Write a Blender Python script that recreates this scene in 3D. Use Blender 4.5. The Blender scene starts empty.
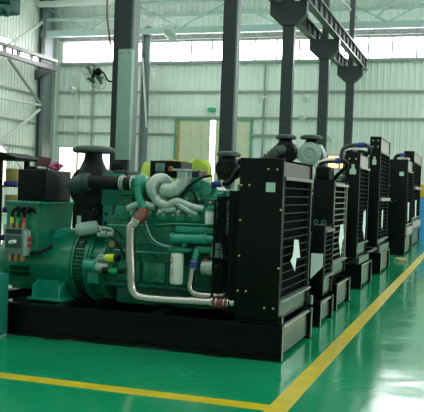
import bpy, bmesh, math, random
from mathutils import Vector, Matrix, noise
random.seed(7)
S = bpy.context.scene
COL = S.collection
PI = math.pi
V = Vector

# ------------------------------------------------------------------ materials
def mat(name, col, rough=.5, metal=0., var=0., scale=6., bump=0., coat=0., emit=0., spec=None):
    m = bpy.data.materials.new(name); m.use_nodes = True
    nt = m.node_tree; b = nt.nodes['Principled BSDF']
    b.inputs['Base Color'].default_value = (*col, 1)
    b.inputs['Roughness'].default_value = rough
    b.inputs['Metallic'].default_value = metal
    if spec is not None: b.inputs['Specular IOR Level'].default_value = spec
    if coat: b.inputs['Coat Weight'].default_value = coat; b.inputs['Coat Roughness'].default_value = .15
    if emit:
        b.inputs['Emission Color'].default_value = (*col, 1); b.inputs['Emission Strength'].default_value = emit
    if var or bump:
        tc = nt.nodes.new('ShaderNodeTexCoord'); n = nt.nodes.new('ShaderNodeTexNoise')
        n.inputs['Scale'].default_value = scale; n.inputs['Detail'].default_value = 5
        nt.links.new(tc.outputs['Object'], n.inputs['Vector'])
        if var:
            r = nt.nodes.new('ShaderNodeValToRGB')
            r.color_ramp.elements[0].position = .3; r.color_ramp.elements[1].position = .7
            r.color_ramp.elements[0].color = (*[c*(1-var) for c in col], 1)
            r.color_ramp.elements[1].color = (*[min(1, c*(1+var)) for c in col], 1)
            nt.links.new(n.outputs['Fac'], r.inputs['Fac']); nt.links.new(r.outputs['Color'], b.inputs['Base Color'])
        if bump:
            bp = nt.nodes.new('ShaderNodeBump'); bp.inputs['Strength'].default_value = bump; bp.inputs['Distance'].default_value = .02
            nt.links.new(n.outputs['Fac'], bp.inputs['Height']); nt.links.new(bp.outputs['Normal'], b.inputs['Normal'])
    return m

def floor_mat():
    m = mat('floor_epoxy', (.008, .19, .085), .13)
    nt = m.node_tree; b = nt.nodes['Principled BSDF']; L = nt.links
    tc = nt.nodes.new('ShaderNodeTexCoord')
    n = nt.nodes.new('ShaderNodeTexNoise'); n.inputs['Scale'].default_value = .9; n.inputs['Detail'].default_value = 3
    L.new(tc.outputs['Object'], n.inputs['Vector'])
    r = nt.nodes.new('ShaderNodeValToRGB')
    r.color_ramp.elements[0].position = .3; r.color_ramp.elements[1].position = .75
    r.color_ramp.elements[0].color = (.006, .25, .108, 1); r.color_ramp.elements[1].color = (.010, .30, .135, 1)
    L.new(n.outputs['Fac'], r.inputs['Fac']); L.new(r.outputs['Color'], b.inputs['Base Color'])
    n2 = nt.nodes.new('ShaderNodeTexNoise'); n2.inputs['Scale'].default_value = 1.3; n2.inputs['Detail'].default_value = 2
    L.new(tc.outputs['Object'], n2.inputs['Vector'])
    bp = nt.nodes.new('ShaderNodeBump'); bp.inputs['Strength'].default_value = .25; bp.inputs['Distance'].default_value = .04
    L.new(n2.outputs['Fac'], bp.inputs['Height']); L.new(bp.outputs['Normal'], b.inputs['Normal'])
    rr = nt.nodes.new('ShaderNodeMapRange'); rr.inputs['To Min'].default_value = .07; rr.inputs['To Max'].default_value = .19
    L.new(n.outputs['Fac'], rr.inputs['Value']); L.new(rr.outputs['Result'], b.inputs['Roughness'])
    return m

M = dict(
    floor=floor_mat(),
    yellow=mat('yellow_line_paint', (.62, .47, .02), .28, var=.15, scale=5),
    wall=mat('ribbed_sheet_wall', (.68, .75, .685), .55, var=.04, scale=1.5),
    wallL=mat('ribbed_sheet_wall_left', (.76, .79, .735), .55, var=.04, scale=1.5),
    wallshade=mat('shaded_wall_strip', (.42, .40, .39), .6),  # wall sheet with the shade put into its colour
    girt=mat('girt_steel', (.26, .30, .27), .6),
    blade=mat('fan_blade_grey', (.22, .27, .24), .5),
    roof=mat('roof_sheet', (.35, .50, .42), .6),
    truss=mat('truss_paint', (.30, .42, .39), .55),
    trussw=mat('pale_truss_paint', (.55, .58, .54), .55),
    glassw=mat('daylight_pane', (1., .98, 1.), .4, emit=13.0),
    glassr=mat('side_daylight_pane', (1., .98, 1.), .4, emit=3.5),
    glassp=mat('low_daylight_pane', (1., .90, .80), .4, emit=2.6),
    glassa=mat('amber_daylight_pane', (1., .62, .32), .4, emit=1.5),
    rooffill=mat('roof_fill_strip', (.93, 1., .97), .4, emit=4.8),  # glow of the added roof strips
    mullion=mat('window_mullion', (.42, .42, .44), .5),
    cream=mat('cream_door', (.60, .58, .43), .6, var=.05, scale=3),
    doorgreen=mat('door_frame_green', (.10, .32, .22), .5),
    column=mat('column_paint', (.020, .030, .028), .45, var=.12, scale=4),
    columnface=mat('column_flange_grey', (.15, .18, .18), .5),
    cabbox=mat('pale_green_box', (.26, .40, .34), .5, var=.08, scale=7),
    pier=mat('grey_pier', (.13, .155, .145), .6, var=.08),
    crane=mat('crane_steel', (.06, .075, .072), .5),
    craner=mat('crane_rail', (.13, .125, .12), .45, .2),
    green=mat('engine_green', (.002, .185, .105), .30, var=.18, scale=9, coat=.3),
    green2=mat('engine_green_light', (.006, .27, .175), .28, var=.12, scale=12, coat=.4),
    teal=mat('teal_bracket', (.004, .20, .155), .4, var=.1, scale=8),
    greend=mat('green_casting', (.001, .140, .082), .45, var=.35, scale=22, bump=.35),
    black=mat('black_gloss_paint', (.003, .0038, .0034), .36, spec=.16),
    blackm=mat('black_matt', (.003, .004, .0035), .6, spec=.15),
    rubber=mat('rubber', (.005, .006, .006), .5, spec=.25),
    rubg=mat('grey_green_rubber', (.035, .058, .052), .5, var=.2, scale=30),
    darkfin=mat('radiator_fins', (.003, .004, .0035), 1., spec=.03),
    fin=mat('louvre_edge', (.016, .024, .020), .6, spec=.15),
    find=mat('dark_louvre_edge', (.006, .008, .007), .6, spec=.15),
    finb=mat('bright_louvre_edge', (.26, .27, .24), .45, .3),
    shroud=mat('satin_brown_grey', (.075, .058, .053), .38, .2, var=.08, scale=4),
    ledge=mat('bright_ledge', (.46, .40, .38), .4, .3),
    dimledge=mat('dull_ledge', (.22, .19, .18), .35, .5),
    plate=mat('satin_plate', (.10, .11, .10), .22, .6, var=.3, scale=3),
    edge=mat('bare_steel_edge', (.42, .45, .43), .3, .7),
    steel=mat('pipe_steel', (.50, .47, .41), .2, 1.),
    castal=mat('cast_aluminium', (.46, .54, .49), .36, .35, var=.18, scale=25, bump=.15),
    pale=mat('pale_grey_green', (.32, .44, .39), .4, var=.05),
    white=mat('white_filter', (.68, .72, .66), .35),
    paper=mat('white_paper', (.72, .83, .78), .7),
    label=mat('label_mint', (.48, .66, .56), .6),
    redink=mat('red_ink', (.5, .06, .05), .6),
    brass=mat('brass_bolt', (.75, .66, .30), .35, .6),
    copper=mat('copper_lug', (.55, .30, .13), .4, .5),
    redhose=mat('red_silicone_hose', (.19, .045, .03), .45, var=.2, scale=20),
    blue=mat('blue_silicone_hose', (.02, .05, .30), .4),
    yel=mat('yellow_cap', (.72, .70, .03), .4),
    grn=mat('green_cap', (.01, .40, .10), .4),
    redp=mat('red_plastic', (.50, .03, .03), .4),
    breaker=mat('breaker_grey', (.13, .20, .19), .45),
    breaker2=mat('breaker_dark', (.04, .07, .068), .5),
    cab=mat('control_box_black', (.004, .0043, .0047), .38, spec=.18),
    cabside=mat('control_box_side', (.016, .018, .021), .35),
    screen=mat('display_glass', (.16, .30, .28), .3),
    lime=mat('lime_tarpaulin', (.40, .52, .05), .55, var=.35, scale=4),
    palefilm=mat('pale_plastic_film', (.66, .76, .50), .4),
    pink=mat('pink_cloth', (.50, .09, .22), .8, var=.4, scale=14),
    maroon=mat('maroon_lid', (.09, .022, .025), .5),
    carton=mat('brown_carton', (.40, .29, .10), .75, var=.15, scale=8),
    bluetray=mat('blue_tray', (.035, .06, .27), .5),
    bluetarp=mat('blue_tarpaulin', (.05, .30, .62), .45, var=.2, scale=3),
    amber=mat('amber_cover', (.66, .40, .02), .5),
    teal2=mat('teal_sheet', (.012, .20, .16), .42),
    lampw=mat('lamp_white', (.62, .68, .62), .5),
    lampglass=mat('lamp_glass', (.35, .46, .40), .25),
    redcable=mat('red_brown_cable', (.20, .05, .035), .6),
    wood=mat('wood_block', (.33, .24, .13), .7, var=.2),
    exit=mat('exit_green', (.02, .38, .20), .5),
    hoist=mat('hoist_green', (.008, .075, .055), .5, var=.5, scale=5),
)

# ------------------------------------------------------------------ mesh builder
class MB:
    def __init__(s): s.bm = bmesh.new(); s.mi = 0
    def _new(s, faces):
        for f in faces: f.material_index = s.mi
    def hexa(s, p, bev=0):
        vs = [s.bm.verts.new(q) for q in p]
        fs = [s.bm.faces.new([vs[i] for i in f]) for f in ((0,3,2,1),(4,5,6,7),(0,1,5,4),(1,2,6,5),(2,3,7,6),(3,0,4,7))]
        s._new(fs)
        if bev:
            es = list({e for f in fs for e in f.edges})
            r = bmesh.ops.bevel(s.bm, geom=es, offset=bev, segments=2, affect='EDGES', profile=.5)
            s._new(r['faces'])
    def box(s, x0, x1, y0, y1, z0, z1, bev=0):
        s.hexa([(x0,y0,z0),(x1,y0,z0),(x1,y1,z0),(x0,y1,z0),(x0,y0,z1),(x1,y0,z1),(x1,y1,z1),(x0,y1,z1)], bev)
    def rbox(s, c, d, rot, bev=0):
        R = Matrix.Rotation(rot[2],3,'Z') @ Matrix.Rotation(rot[1],3,'Y') @ Matrix.Rotation(rot[0],3,'X')
        h = [q/2 for q in d]
        s.hexa([V(c)+R@V((a*h[0],b*h[1],e*h[2])) for e in (-1,1) for a,b in ((-1,-1),(1,-1),(1,1),(-1,1))], bev)
    def frame(s, d):
        d = V(d).normalized(); up = V((0,0,1)) if abs(d.z) < .9 else V((0,1,0))
        a = d.cross(up).normalized(); return a, d.cross(a).normalized()
    def loft(s, rings, cap=True, closed=False):
        vs = [[s.bm.verts.new(p) for p in r] for r in rings]; n = len(vs[0]); fs = []
        m = len(vs)
        for i in range(m if closed else m-1):
            A, B = vs[i], vs[(i+1) % m]
            for j in range(n):
                fs.append(s.bm.faces.new((A[j], A[(j+1)%n], B[(j+1)%n], B[j])))
        if cap and not closed:
            fs.append(s.bm.faces.new(vs[0][::-1])); fs.append(s.bm.faces.new(vs[-1]))
        s._new(fs)
    def lathe(s, o, d, prof, seg=28):
        o = V(o); d = V(d).normalized(); a, b = s.frame(d)
        s.loft([[o + d*t + (a*math.cos(2*PI*k/seg) + b*math.sin(2*PI*k/seg))*max(r, .0005) for k in range(seg)] for t, r in prof])
    def cyl(s, p0, p1, r0, r1=None, seg=20, bev=0):
        p0, p1 = V(p0), V(p1); L = (p1-p0).length; r1 = r0 if r1 is None else r1
        pr = [(0, r0), (L, r1)]
        if bev: pr = [(0, r0-bev), (bev, r0), (L-bev, r1), (L, r1-bev)]
        s.lathe(p0, p1-p0, pr, seg)
    def tube(s, pts, r, seg=14, smooth=5, closed=False):
        P = [V(p) for p in pts]; n = len(P)
        rr = [r]*n if not isinstance(r, (list, tuple)) else list(r)
        Q, RR = [], []
        if smooth:
            for i in range(n if closed else n-1):
                g = (lambda k: P[k % n]) if closed else (lambda k: P[min(max(k, 0), n-1)])
                p0, p1, p2, p3 = g(i-1), g(i), g(i+1), g(i+2)
                for k in range(smooth):
                    t = k/smooth
                    Q.append(.5*((2*p1)+(p2-p0)*t+(2*p0-5*p1+4*p2-p3)*t*t+(3*p1-p0-3*p2+p3)*t**3))
                    RR.append(rr[i]*(1-t)+rr[(i+1) % n]*t)
            if not closed: Q.append(P[-1]); RR.append(rr[-1])
        else: Q, RR = P, rr
        rings = []; a = None; m = len(Q)
        for i in range(m):
            if closed: d = Q[(i+1)%m]-Q[i-1]
            else: d = Q[min(i+1, m-1)]-Q[max(i-1, 0)]
            d = d.normalized()
            if a is None: a, _ = s.frame(d)
            a = (a - d*a.dot(d)).normalized(); b = d.cross(a)
            rings.append([Q[i]+(a*math.cos(2*PI*k/seg)+b*math.sin(2*PI*k/seg))*RR[i] for k in range(seg)])
        s.loft(rings, closed=closed)
    def prism(s, pts, ext):
        e = V(ext); n = len(pts)
        A = [s.bm.verts.new(p) for p in pts]; B = [s.bm.verts.new(V(p)+e) for p in pts]
        fs = [s.bm.faces.new(A[::-1]), s.bm.faces.new(B)]
        for i in range(n): fs.append(s.bm.faces.new((A[i], A[(i+1)%n], B[(i+1)%n], B[i])))
        s._new(fs)
    def ball(s, c, r, sc=(1,1,1), seg=16):
        pr = []
        c = V(c)
        rings = []
        for i in range(seg//2+1):
            t = PI*i/(seg//2); rings.append([c+V((math.cos(2*PI*k/seg)*math.sin(t)*r*sc[0]+(1e-5*math.cos(2*PI*k/seg)), math.sin(2*PI*k/seg)*math.sin(t)*r*sc[1]+1e-5*math.sin(2*PI*k/seg), -math.cos(t)*r*sc[2])) for k in range(seg)])
        s.loft(rings)
    def bar(s, a, b, w, h=None):           # rectangular bar from a to b
        a, b = V(a), V(b); d = (b-a).normalized(); u, v = s.frame(d); h = h or w
        s.loft([[p+u*i*w/2+v*j*h/2 for i, j in ((-1,-1),(1,-1),(1,1),(-1,1))] for p in (a, b)])
    def done(s, name, m, parent=None, label=None, cat=None, group=None, kind=None):
        bm = s.bm
        bmesh.ops.recalc_face_normals(bm, faces=bm.faces)
        for f in bm.faces: f.smooth = True
        for e in bm.edges:
            if len(e.link_faces) == 2 and e.calc_face_angle(0) > .6: e.smooth = False
        xs = [v.co.copy() for v in bm.verts]
        lo = V([min(c[i] for c in xs) for i in range(3)]); hi = V([max(c[i] for c in xs) for i in range(3)])
        o0 = V(((lo.x+hi.x)/2, (lo.y+hi.y)/2, lo.z))
        for v in bm.verts: v.co -= o0
        me = bpy.data.meshes.new(name); bm.to_mesh(me); bm.free()
        for q in (m if isinstance(m, (list, tuple)) else [m]): me.materials.append(q)
        o = bpy.data.objects.new(name, me); COL.objects.link(o)
        if parent is not None:
            o.parent = parent; o.location = o0 - WORLD[parent.name]
        else: o.location = o0
        WORLD[o.name] = o0
        if label: o['label'] = label
        if cat: o['category'] = cat
        if group: o['group'] = group
        if kind: o['kind'] = kind
        return o
    def done_each(s, name, m, parent=None, label=None, kind=None):
        """every separate piece becomes an object of its own"""
        s.bm.verts.ensure_lookup_table(); seen = set(); out = []
        for v0 in s.bm.verts:
            if v0 in seen: continue
            st = [v0]; isl = [v0]; seen.add(v0)
            while st:
                v = st.pop()
                for e in v.link_edges:
                    w_ = e.other_vert(v)
                    if w_ not in seen: seen.add(w_); st.append(w_); isl.append(w_)
            q = MB(); mp = {v: q.bm.verts.new(v.co) for v in isl}
            for f_ in {f_ for v in isl for f_ in v.link_faces}: q.bm.faces.new([mp[v] for v in f_.verts]).material_index = f_.material_index
            out.append(q.done(name, m, parent, label, kind=kind))
        s.bm.free(); return out
WORLD = {}
def thing(name, loc, label, cat, group=None):
    o = bpy.data.objects.new(name, None); COL.objects.link(o); o.location = loc; o.empty_display_size = .2
    WORLD[o.name] = V(loc)
    o['label'] = label; o['category'] = cat
    if group: o['group'] = group
    return o

# ------------------------------------------------------------------ camera
f, yaw, pit, roll = 810.28, .31477, .0199, .03669
cy, sy, cp, sp = math.cos(yaw), math.sin(yaw), math.cos(pit), math.sin(pit)
F = V((-sy*cp, cy*cp, -sp)); R = V((cy, sy, 0)); U = R.cross(F)
R2 = R*math.cos(roll)+U*math.sin(roll); U2 = U*math.cos(roll)-R*math.sin(roll)
cd = bpy.data.cameras.new('camera'); co = bpy.data.objects.new('camera', cd); COL.objects.link(co)
mw = Matrix((R2, U2, -F)).transposed().to_4x4(); mw.translation = V((0, 0, 1.6)); co.matrix_world = mw
cd.sensor_fit = 'HORIZONTAL'; cd.sensor_width = 36; cd.lens = 36*f/424; cd.clip_end = 200
S.camera = co

# ------------------------------------------------------------------ hall
YB, XL, XR, YF, ZT = 40.0, -22.9, 10.0, -8.0, 12.5
m = MB(); m.box(XL-.3, XR+.3, YF, YB+.3, -.2, 0); m.done('floor', M['floor'], kind='structure')
m = MB(); m.box(-1.41, -1.25, YF+.5, 39.5, 0, .002); m.done('trim_1', M['yellow'], kind='structure', label='long yellow painted line along the aisle floor')
m = MB(); m.box(-12, -1.41, 5.745, 5.915, 0, .002); m.done('trim_2', M['yellow'], kind='structure', label='yellow painted line across the floor in front of the nearest generator set')

def ribs(m, a0, a1, z0, z1, fixed, axis, sgn, pitch=.30, dep=.045):
    """sheet with trapezoid ribs; runs along axis ('x' or 'y'); ribs point towards sgn"""
    prof = []; n = max(1, round((a1-a0)/pitch)); p = (a1-a0)/n
    for i in range(n):
        b = a0+i*p
        prof += [(b, 0), (b+p*.62, 0), (b+p*.72, dep), (b+p*.90, dep)]
    prof.append((a1, 0))
    def pt(q, z):
        return (q[0], fixed+sgn*q[1], z) if axis == 'x' else (fixed+sgn*q[1], q[0], z)
    A = [m.bm.verts.new(pt(q, z0)) for q in prof]; B = [m.bm.verts.new(pt(q, z1)) for q in prof]
    for i in range(len(prof)-1):
        m.bm.faces.new((A[i], A[i+1], B[i+1], B[i])).material_index = m.mi

def sheet_wall(name, axis, fixed, sgn, a0, a1, z0, z1, holes, mt):
    m = MB(); cuts = sorted({a0, a1, *[h[0] for h in holes], *[h[1] for h in holes]})
    for i in range(len(cuts)-1):
        c0, c1 = cuts[i], cuts[i+1]; mid = (c0+c1)/2
        hs = sorted([(h[2], h[3]) for h in holes if h[0] < mid < h[1]])
        z = z0
        for h in hs:
            if h[0] > z: ribs(m, c0, c1, z, h[0], fixed, axis, sgn)
            z = h[1]
        if z < z1: ribs(m, c0, c1, z, z1, fixed, axis, sgn)
    o = m.done(name, mt, kind='structure')
    return o
WB = [(-22.0, -18.3, 8.32, 9.36), (-17.9, XR-.4, 8.30, 9.28)]
LOW = [(-22.05, -18.6, 1.3, 3.65), (-7.1, -5.9, 2.9, 3.5)]
DOOR = (-15.1, -11.1, 0, 5.26)
sheet_wall('wall_back', 'x', YB, -1, XL, XR, 0, ZT, WB+LOW+[DOOR], M['wall'])
WL = [(4, 36.4, 8.12, 8.86), (36.4, 38.9, 8.12, 8.55), (30, 36.2, 1.4, 3.4)]
sheet_wall('wall_left', 'y', XL, 1, YF, YB, 0, ZT, WL, M['wallL'])
WR = [(-4, 36, 1.6, 4.2), (-4, 36, 7.6, 9.2)]
sheet_wall('wall_right', 'y', XR, -1, YF, YB, 0, ZT, WR, M['wall'])
m = MB(); m.box(XL-.3, XR+.3, YF-.2, YB+.3, ZT, ZT+.15); m.done('ceiling', M['roof'], kind='structure')

wn = [0]
def window(axis, fixed, a0, a1, z0, z1, step, mt, sgn):
    wn[0] += 1
    n = max(1, round((a1-a0)/step)); p = (a1-a0)/n
    def bx(m, u0, u1, d0, d1, w0, w1):
        if axis == 'x': m.box(u0, u1, min(fixed+sgn*d0, fixed+sgn*d1), max(fixed+sgn*d0, fixed+sgn*d1), w0, w1)
        else: m.box(min(fixed+sgn*d0, fixed+sgn*d1), max(fixed+sgn*d0, fixed+sgn*d1), u0, u1, w0, w1)
    m = MB(); bx(m, a0, a1, -.06, -.04, z0, z1)
    w = m.done('window_%d' % wn[0], mt, kind='structure')
    m = MB()
    for i in range(n+1):
        c = a0+i*p; bx(m, c-.045, c+.045, -.04, .03, z0, z1)
    bx(m, a0, a1, -.04, .06, z0-.06, z0); bx(m, a0, a1, -.04, .06, z1, z1+.06)
    m.done('window_frame', M['mullion'], w)
window('x', YB, *WB[0], 5, M['glassw'], -1)
window('x', YB, *WB[1], 1.15, M['glassw'], -1)
window('x', YB, *LOW[0], 1.2, M['glassp'], -1)
window('x', YB, *LOW[1], .6, M['glassa'], -1)
for h in WL: window('y', XL, *h, 1.5, M['glassw'] if h[2] > 5 else M['glassp'], 1)
for h in WR: window('y', XR, *h, 1.5, M['glassr'], -1)
# glowing roof strips out of view, added as fill light and for top highlights
for i, yy in enumerate((-1, 6, 13, 20, 27, 34)):
    wn[0] += 1
    m = MB(); m.box(-20, 8, yy, yy+1.3, ZT-.06, ZT-.02)
    m.done('window_%d' % wn[0], M['rooffill'], kind='structure')  # numbered with the windows, but only an added fill light

m = MB(); ribs(m, XL+.8, XR, 9.46, 9.86, YB-.1, 'x', -1); m.done('trim_30', M['wallshade'], kind='structure', label='ribbed wall strip greyed for the shade above the window band')  # shaded band of the back wall, painted as a greyer strip
# girts and posts on the walls
tn = [2]
def trim(fn, mt, label=None):
    tn[0] += 1; m = MB(); fn(m); return m.done('trim_%d' % tn[0], mt, kind='structure', label=label)
for z in (6.67, 5.34, 4.45):
    if z > 5.3: trim(lambda m: m.box(XL+.8, XR, YB-.14, YB-.05, z-.05, z+.05), M['girt'], 'horizontal wall girt')
    else:
        trim(lambda m: m.box(XL+.8, -15.2, YB-.14, YB-.05, z-.05, z+.05), M['girt'], 'horizontal wall girt left of the door')
        trim(lambda m: m.box(-11.0, -9.2, YB-.14, YB-.05, z-.05, z+.05), M['girt'], 'short horizontal wall girt right of the door')
trim(lambda m: m.box(XL+.8, XR, YB-.2, YB-.05, 8.12, 8.24), M['girt'], 'sill girt under the window band')
trim(lambda m: m.box(XL+.8, XR, YB-.25, YB-.05, 9.40, 9.46), M['girt'], 'girt above the window band')
for z in (6.38, 4.83, 3.5): trim(lambda m: m.box(XL+.05, XL+.14, YF, YB-.8, z-.05, z+.05), M['girt'], 'horizontal girt on the left wall')
for x, z0 in ((-21.0, 3.7), (-20.0, 3.7), (-10.4, 0), (-7.4, 0)):
    trim(lambda m: m.box(x-.05, x+.05, YB-.19, YB-.14, z0, 8.1), M['trussw' if x == -21.0 else 'girt'], 'slim vertical rail on the back wall')
# roof trusses across the hall near the back wall
def truss(y, zb, zt, name, label, mt, step, w=.1):
    t = thing(name, (-6, y, zb), label, 'roof truss')
    m = MB(); m.box(XL+.2, XR-.2, y-.12, y+.12, zb-.05, zb+.28); m.done('bottom_chord', mt, t)
    m = MB(); m.box(XL+.2, XR-.2, y-.07, y+.07, zt, zt+.14); m.done('top_chord', M['trussw'] if y < 37 else mt, t)
    x = XL+.4; i = 0
    while x < XR-step:
        m = MB(); a, b = (zb+.25, zt) if i % 2 else (zt, zb+.25)
        m.bar((x, y, a), (x+step, y, b), w, .08); m.done('diagonal_brace', mt, t); x += step; i += 1
truss(38.9, 9.55, 11.1, 'roof_truss', 'green grey roof truss across the top of the back wall', M['truss'], 2.6)
m = MB(); m.box(XL+.2, XR, 38.8, 38.95, 10.36, 10.5); tn[0] += 1; m.done('trim_%d' % tn[0], M['truss'], kind='structure')
for (a, b) in (((-7.3, 36, 11.6), (-5.65, 38.6, 9.94)), ((-3.6, 38.5, 11.2), (-4.85, 38.6, 9.9))):
    trim(lambda m: m.bar(a, b, .1), M['trussw'] if a[0] < -5 else M['truss'], 'sloping roof brace')
trim(lambda m: m.box(XL+.3, -17.4, 38.1, 38.4, 11.0, 11.25), M['trussw'], 'pale roof tie beam at the top left')

# corner pier and left wall bracing, crane beam on left wall
t = thing('wall_pier', (-22.8, 39.2, 0), 'wide grey steel pier in the far left corner of the hall', 'pier')
m = MB(); m.box(-23.3+.5, -22.75, 38.75, 39.6, 0, 12.3); m.box(-22.75, -22.6, 38.95, 39.3, 0, 12.3); m.done('pier_web', M['pier'], t)
m = MB(); m.box(-22.6, -22.38, 38.75, 39.6, 0, 12.3); m.done('pier_flange', M['columnface'], t)
def brace(a, b, w, label, mt='trussw'):
    m = MB(); m.cyl(a, b, w/2, seg=10); m.done('wall_brace', M[mt], label=label, cat='brace')
brace((-22.4, 35.20, 7.78), (-22.4, 38.5, 5.85), .16, 'dark sloping brace from the left crane beam down to the corner pier', 'girt')
brace((-22.4, 33.0, 5.70), (-22.4, 38.5, 5.80), .14, 'nearly level pale tube running to the corner pier on the left wall')
brace((-22.4, 38.4, 5.55), (-22.4, 34.2, 3.2), .15, 'pale tube sloping down left from the corner pier')
brace((-22.4, 35.0, 8.35), (-22.4, 38.4, 10.2), .15, 'pale tube sloping up above the left crane beam')
brace((-22.4, 34.9, 3.45), (-22.4, 37.6, 1.9), .12, 'short low tube sloping down right near the bright low window on the left wall')
t = thing('crane_runway', (-22.0, 20, 7.7), 'crane runway with triangular stiffeners along the left wall', 'crane runway')
m = MB(); m.box(-22.12, -21.88, 4, 39.3, 8.18, 8.34); m.done('top_flange', M['craner'], t)
m = MB(); m.box(-22.12, -21.88, 4, 39.3, 7.70, 7.92); m.done('bottom_flange', M['craner'], t)
for y in (6, 12.5, 19, 25.5, 32, 38.6):
    m = MB(); m.prism([(-22.80, y-.1, 7.2), (-22.80, y-.1, 7.7), (-21.9, y-.1, 7.7), (-21.9, y-.1, 7.6)], (0, .2, 0)); m.done('wall_bracket', M['crane'], t)
for i in range(28):
    y = 5.5+i*1.25
    m = MB(); m.prism([(-22.03, y-.08, 7.9), (-22.03, y+.08, 7.9), (-22.03, y+.22, 8.2), (-22.03, y-.22, 8.2)], (.06, 0, 0)); m.done('stiffener', M['crane'], t)

# the door in the back wall
m = MB(); m.box(-15.2, -11.0, YB-.12, YB+.02, 5.2, 5.34); m.box(-15.22, -15.1, YB-.12, YB+.02, 0, 5.2); m.box(-11.1, -11.0, YB-.12, YB+.02, 0, 5.2)
d = m.done('door_1', M['doorgreen'], kind='structure', label='tall cream sliding door with a green frame')
m = MB(); m.box(-14.93, -13.25, YB-.05, YB+.02, 0, 5.2)
for k in range(2): m.box(-14.8+.6*k+.5, -14.78+.6*k+.5, YB-.07, YB-.05, 0, 5.2)
m.done('door_leaf', M['cream'], d)
m = MB(); m.box(-12.98, -11.1, YB-.05, YB+.02, 0, 5.2); m.done('door_leaf', M['cream'], d)
m = MB(); m.box(-15.1, -14.93, YB-.08, YB+.02, 0, 5.2); m.done('door_jamb', M['carton'], d)
wn[0] += 1
m = MB(); m.box(-13.25, -12.98, YB, YB+.02, 0, 5.2); m.done('window_%d' % wn[0], M['glassw'], kind='structure', label='strip of daylight between the door leaves')
m = MB(); m.box(-13.4, -12.98, YB-.2, YB-.06, 5.66, 5.84); m.done('exit_sign', M['exit'], label='small green sign on the wall above the cream door', cat='sign')

# ------------------------------------------------------------------ steel columns and crane runways
cols = [(12.85, 'nearest tall dark column, with a pale green box and a wall fan'),
        (19.0, 'second dark column from the left, in front of the cream door'),
        (25.2, 'dark column with the largest visible crane bracket, third from the left'),
        (31.5, 'dark column behind the two mushroom air filters, fourth from the left'),
        (38.2, 'farthest column of the row, smallest bracket, near the back wall')]
for y, lab in cols:
    t = thing('steel_column', (-5.84, y, 0), lab, 'column', 'row of crane columns')
    m = MB(); m.box(-5.85, -5.83, y-.12, y+.12, .02, 7.0); m.box(-6.03, -6.0, y-.13, y+.13, .02, 7.0)
    m.box(-6.01, -5.70, y-.125, y-.10, .02, 7.0); m.done('shaft', M['column'], t)
    m = MB(); m.box(-5.70, -5.66, y-.13, y+.13, .02, 7.0); m.done('flange', M['column' if y > 24 else 'columnface'], t)
    m = MB(); m.box(-6.2, -5.45, y-.35, y+.35, 0, .03); m.done('base_plate', M['column'], t)
    m = MB(); m.prism([(-6.45, y-.18, 7.62), (-6.45, y-.18, 7.2), (-6.10, y-.18, 6.88), (-5.60, y-.18, 6.88), (-5.28, y-.18, 7.2), (-5.28, y-.18, 7.62)], (0, .36, 0)); m.done('crane_bracket', M['column'], t)
    m = MB(); m.box(-5.97, -5.75, y-.1, y+.1, 7.62, 12.4); m.done('upper_post', M['column'], t)
m = MB(); m.box(-5.875, -5.62, 12.60, 12.715, 2.05, 3.93, .01); bx = m.done('trunking_box', M['cabbox'], label='tall pale green metal box fixed to the nearest column', cat='box')
m = MB()
for x in (-5.82, -5.68): m.cyl((x, 12.6, 3.86), (x, 12.585, 3.86), .01, seg=8)
m.done_each('screw', M['blackm'], bx)
m = MB(); m.box(-5.90, -5.70, 12.55, 12.715, 1.72, 1.98, .01); m.done('cable_box', M['blackm'], label='small black box low on the nearest column under the pale box', cat='box')
def runway(x, lab, y0):
    t = thing('crane_runway', (x, 28, 7.62), lab, 'crane runway')
    m = MB(); m.box(x-.12, x+.12, y0, 39.7, 7.64, 7.70); m.done('bottom_flange', M['craner'], t)
    m = MB(); m.box(x-.01, x+.01, y0, 39.7, 7.70, 8.12); m.done('web', M['crane'], t)
    m = MB(); m.box(x-.14, x+.14, y0, 39.7, 8.12, 8.18); m.done('top_flange', M['craner'], t)
    m = MB(); m.box(x-.03, x+.03, y0, 39.7, 8.18, 8.26); m.done('rail', M['craner'], t)
    k = 0; y = y0+.4
    while y < 39.5:
        m = MB(); m.box(x-.10, x+.10, y-.03, y+.03, 7.70, 8.12); m.done('stiffener', M['crane'], t); y += 1.0
runway(-5.38, 'right hand crane runway resting on the column brackets', 10)
runway(-6.38, 'left hand crane runway resting on the column brackets', 10)

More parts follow.
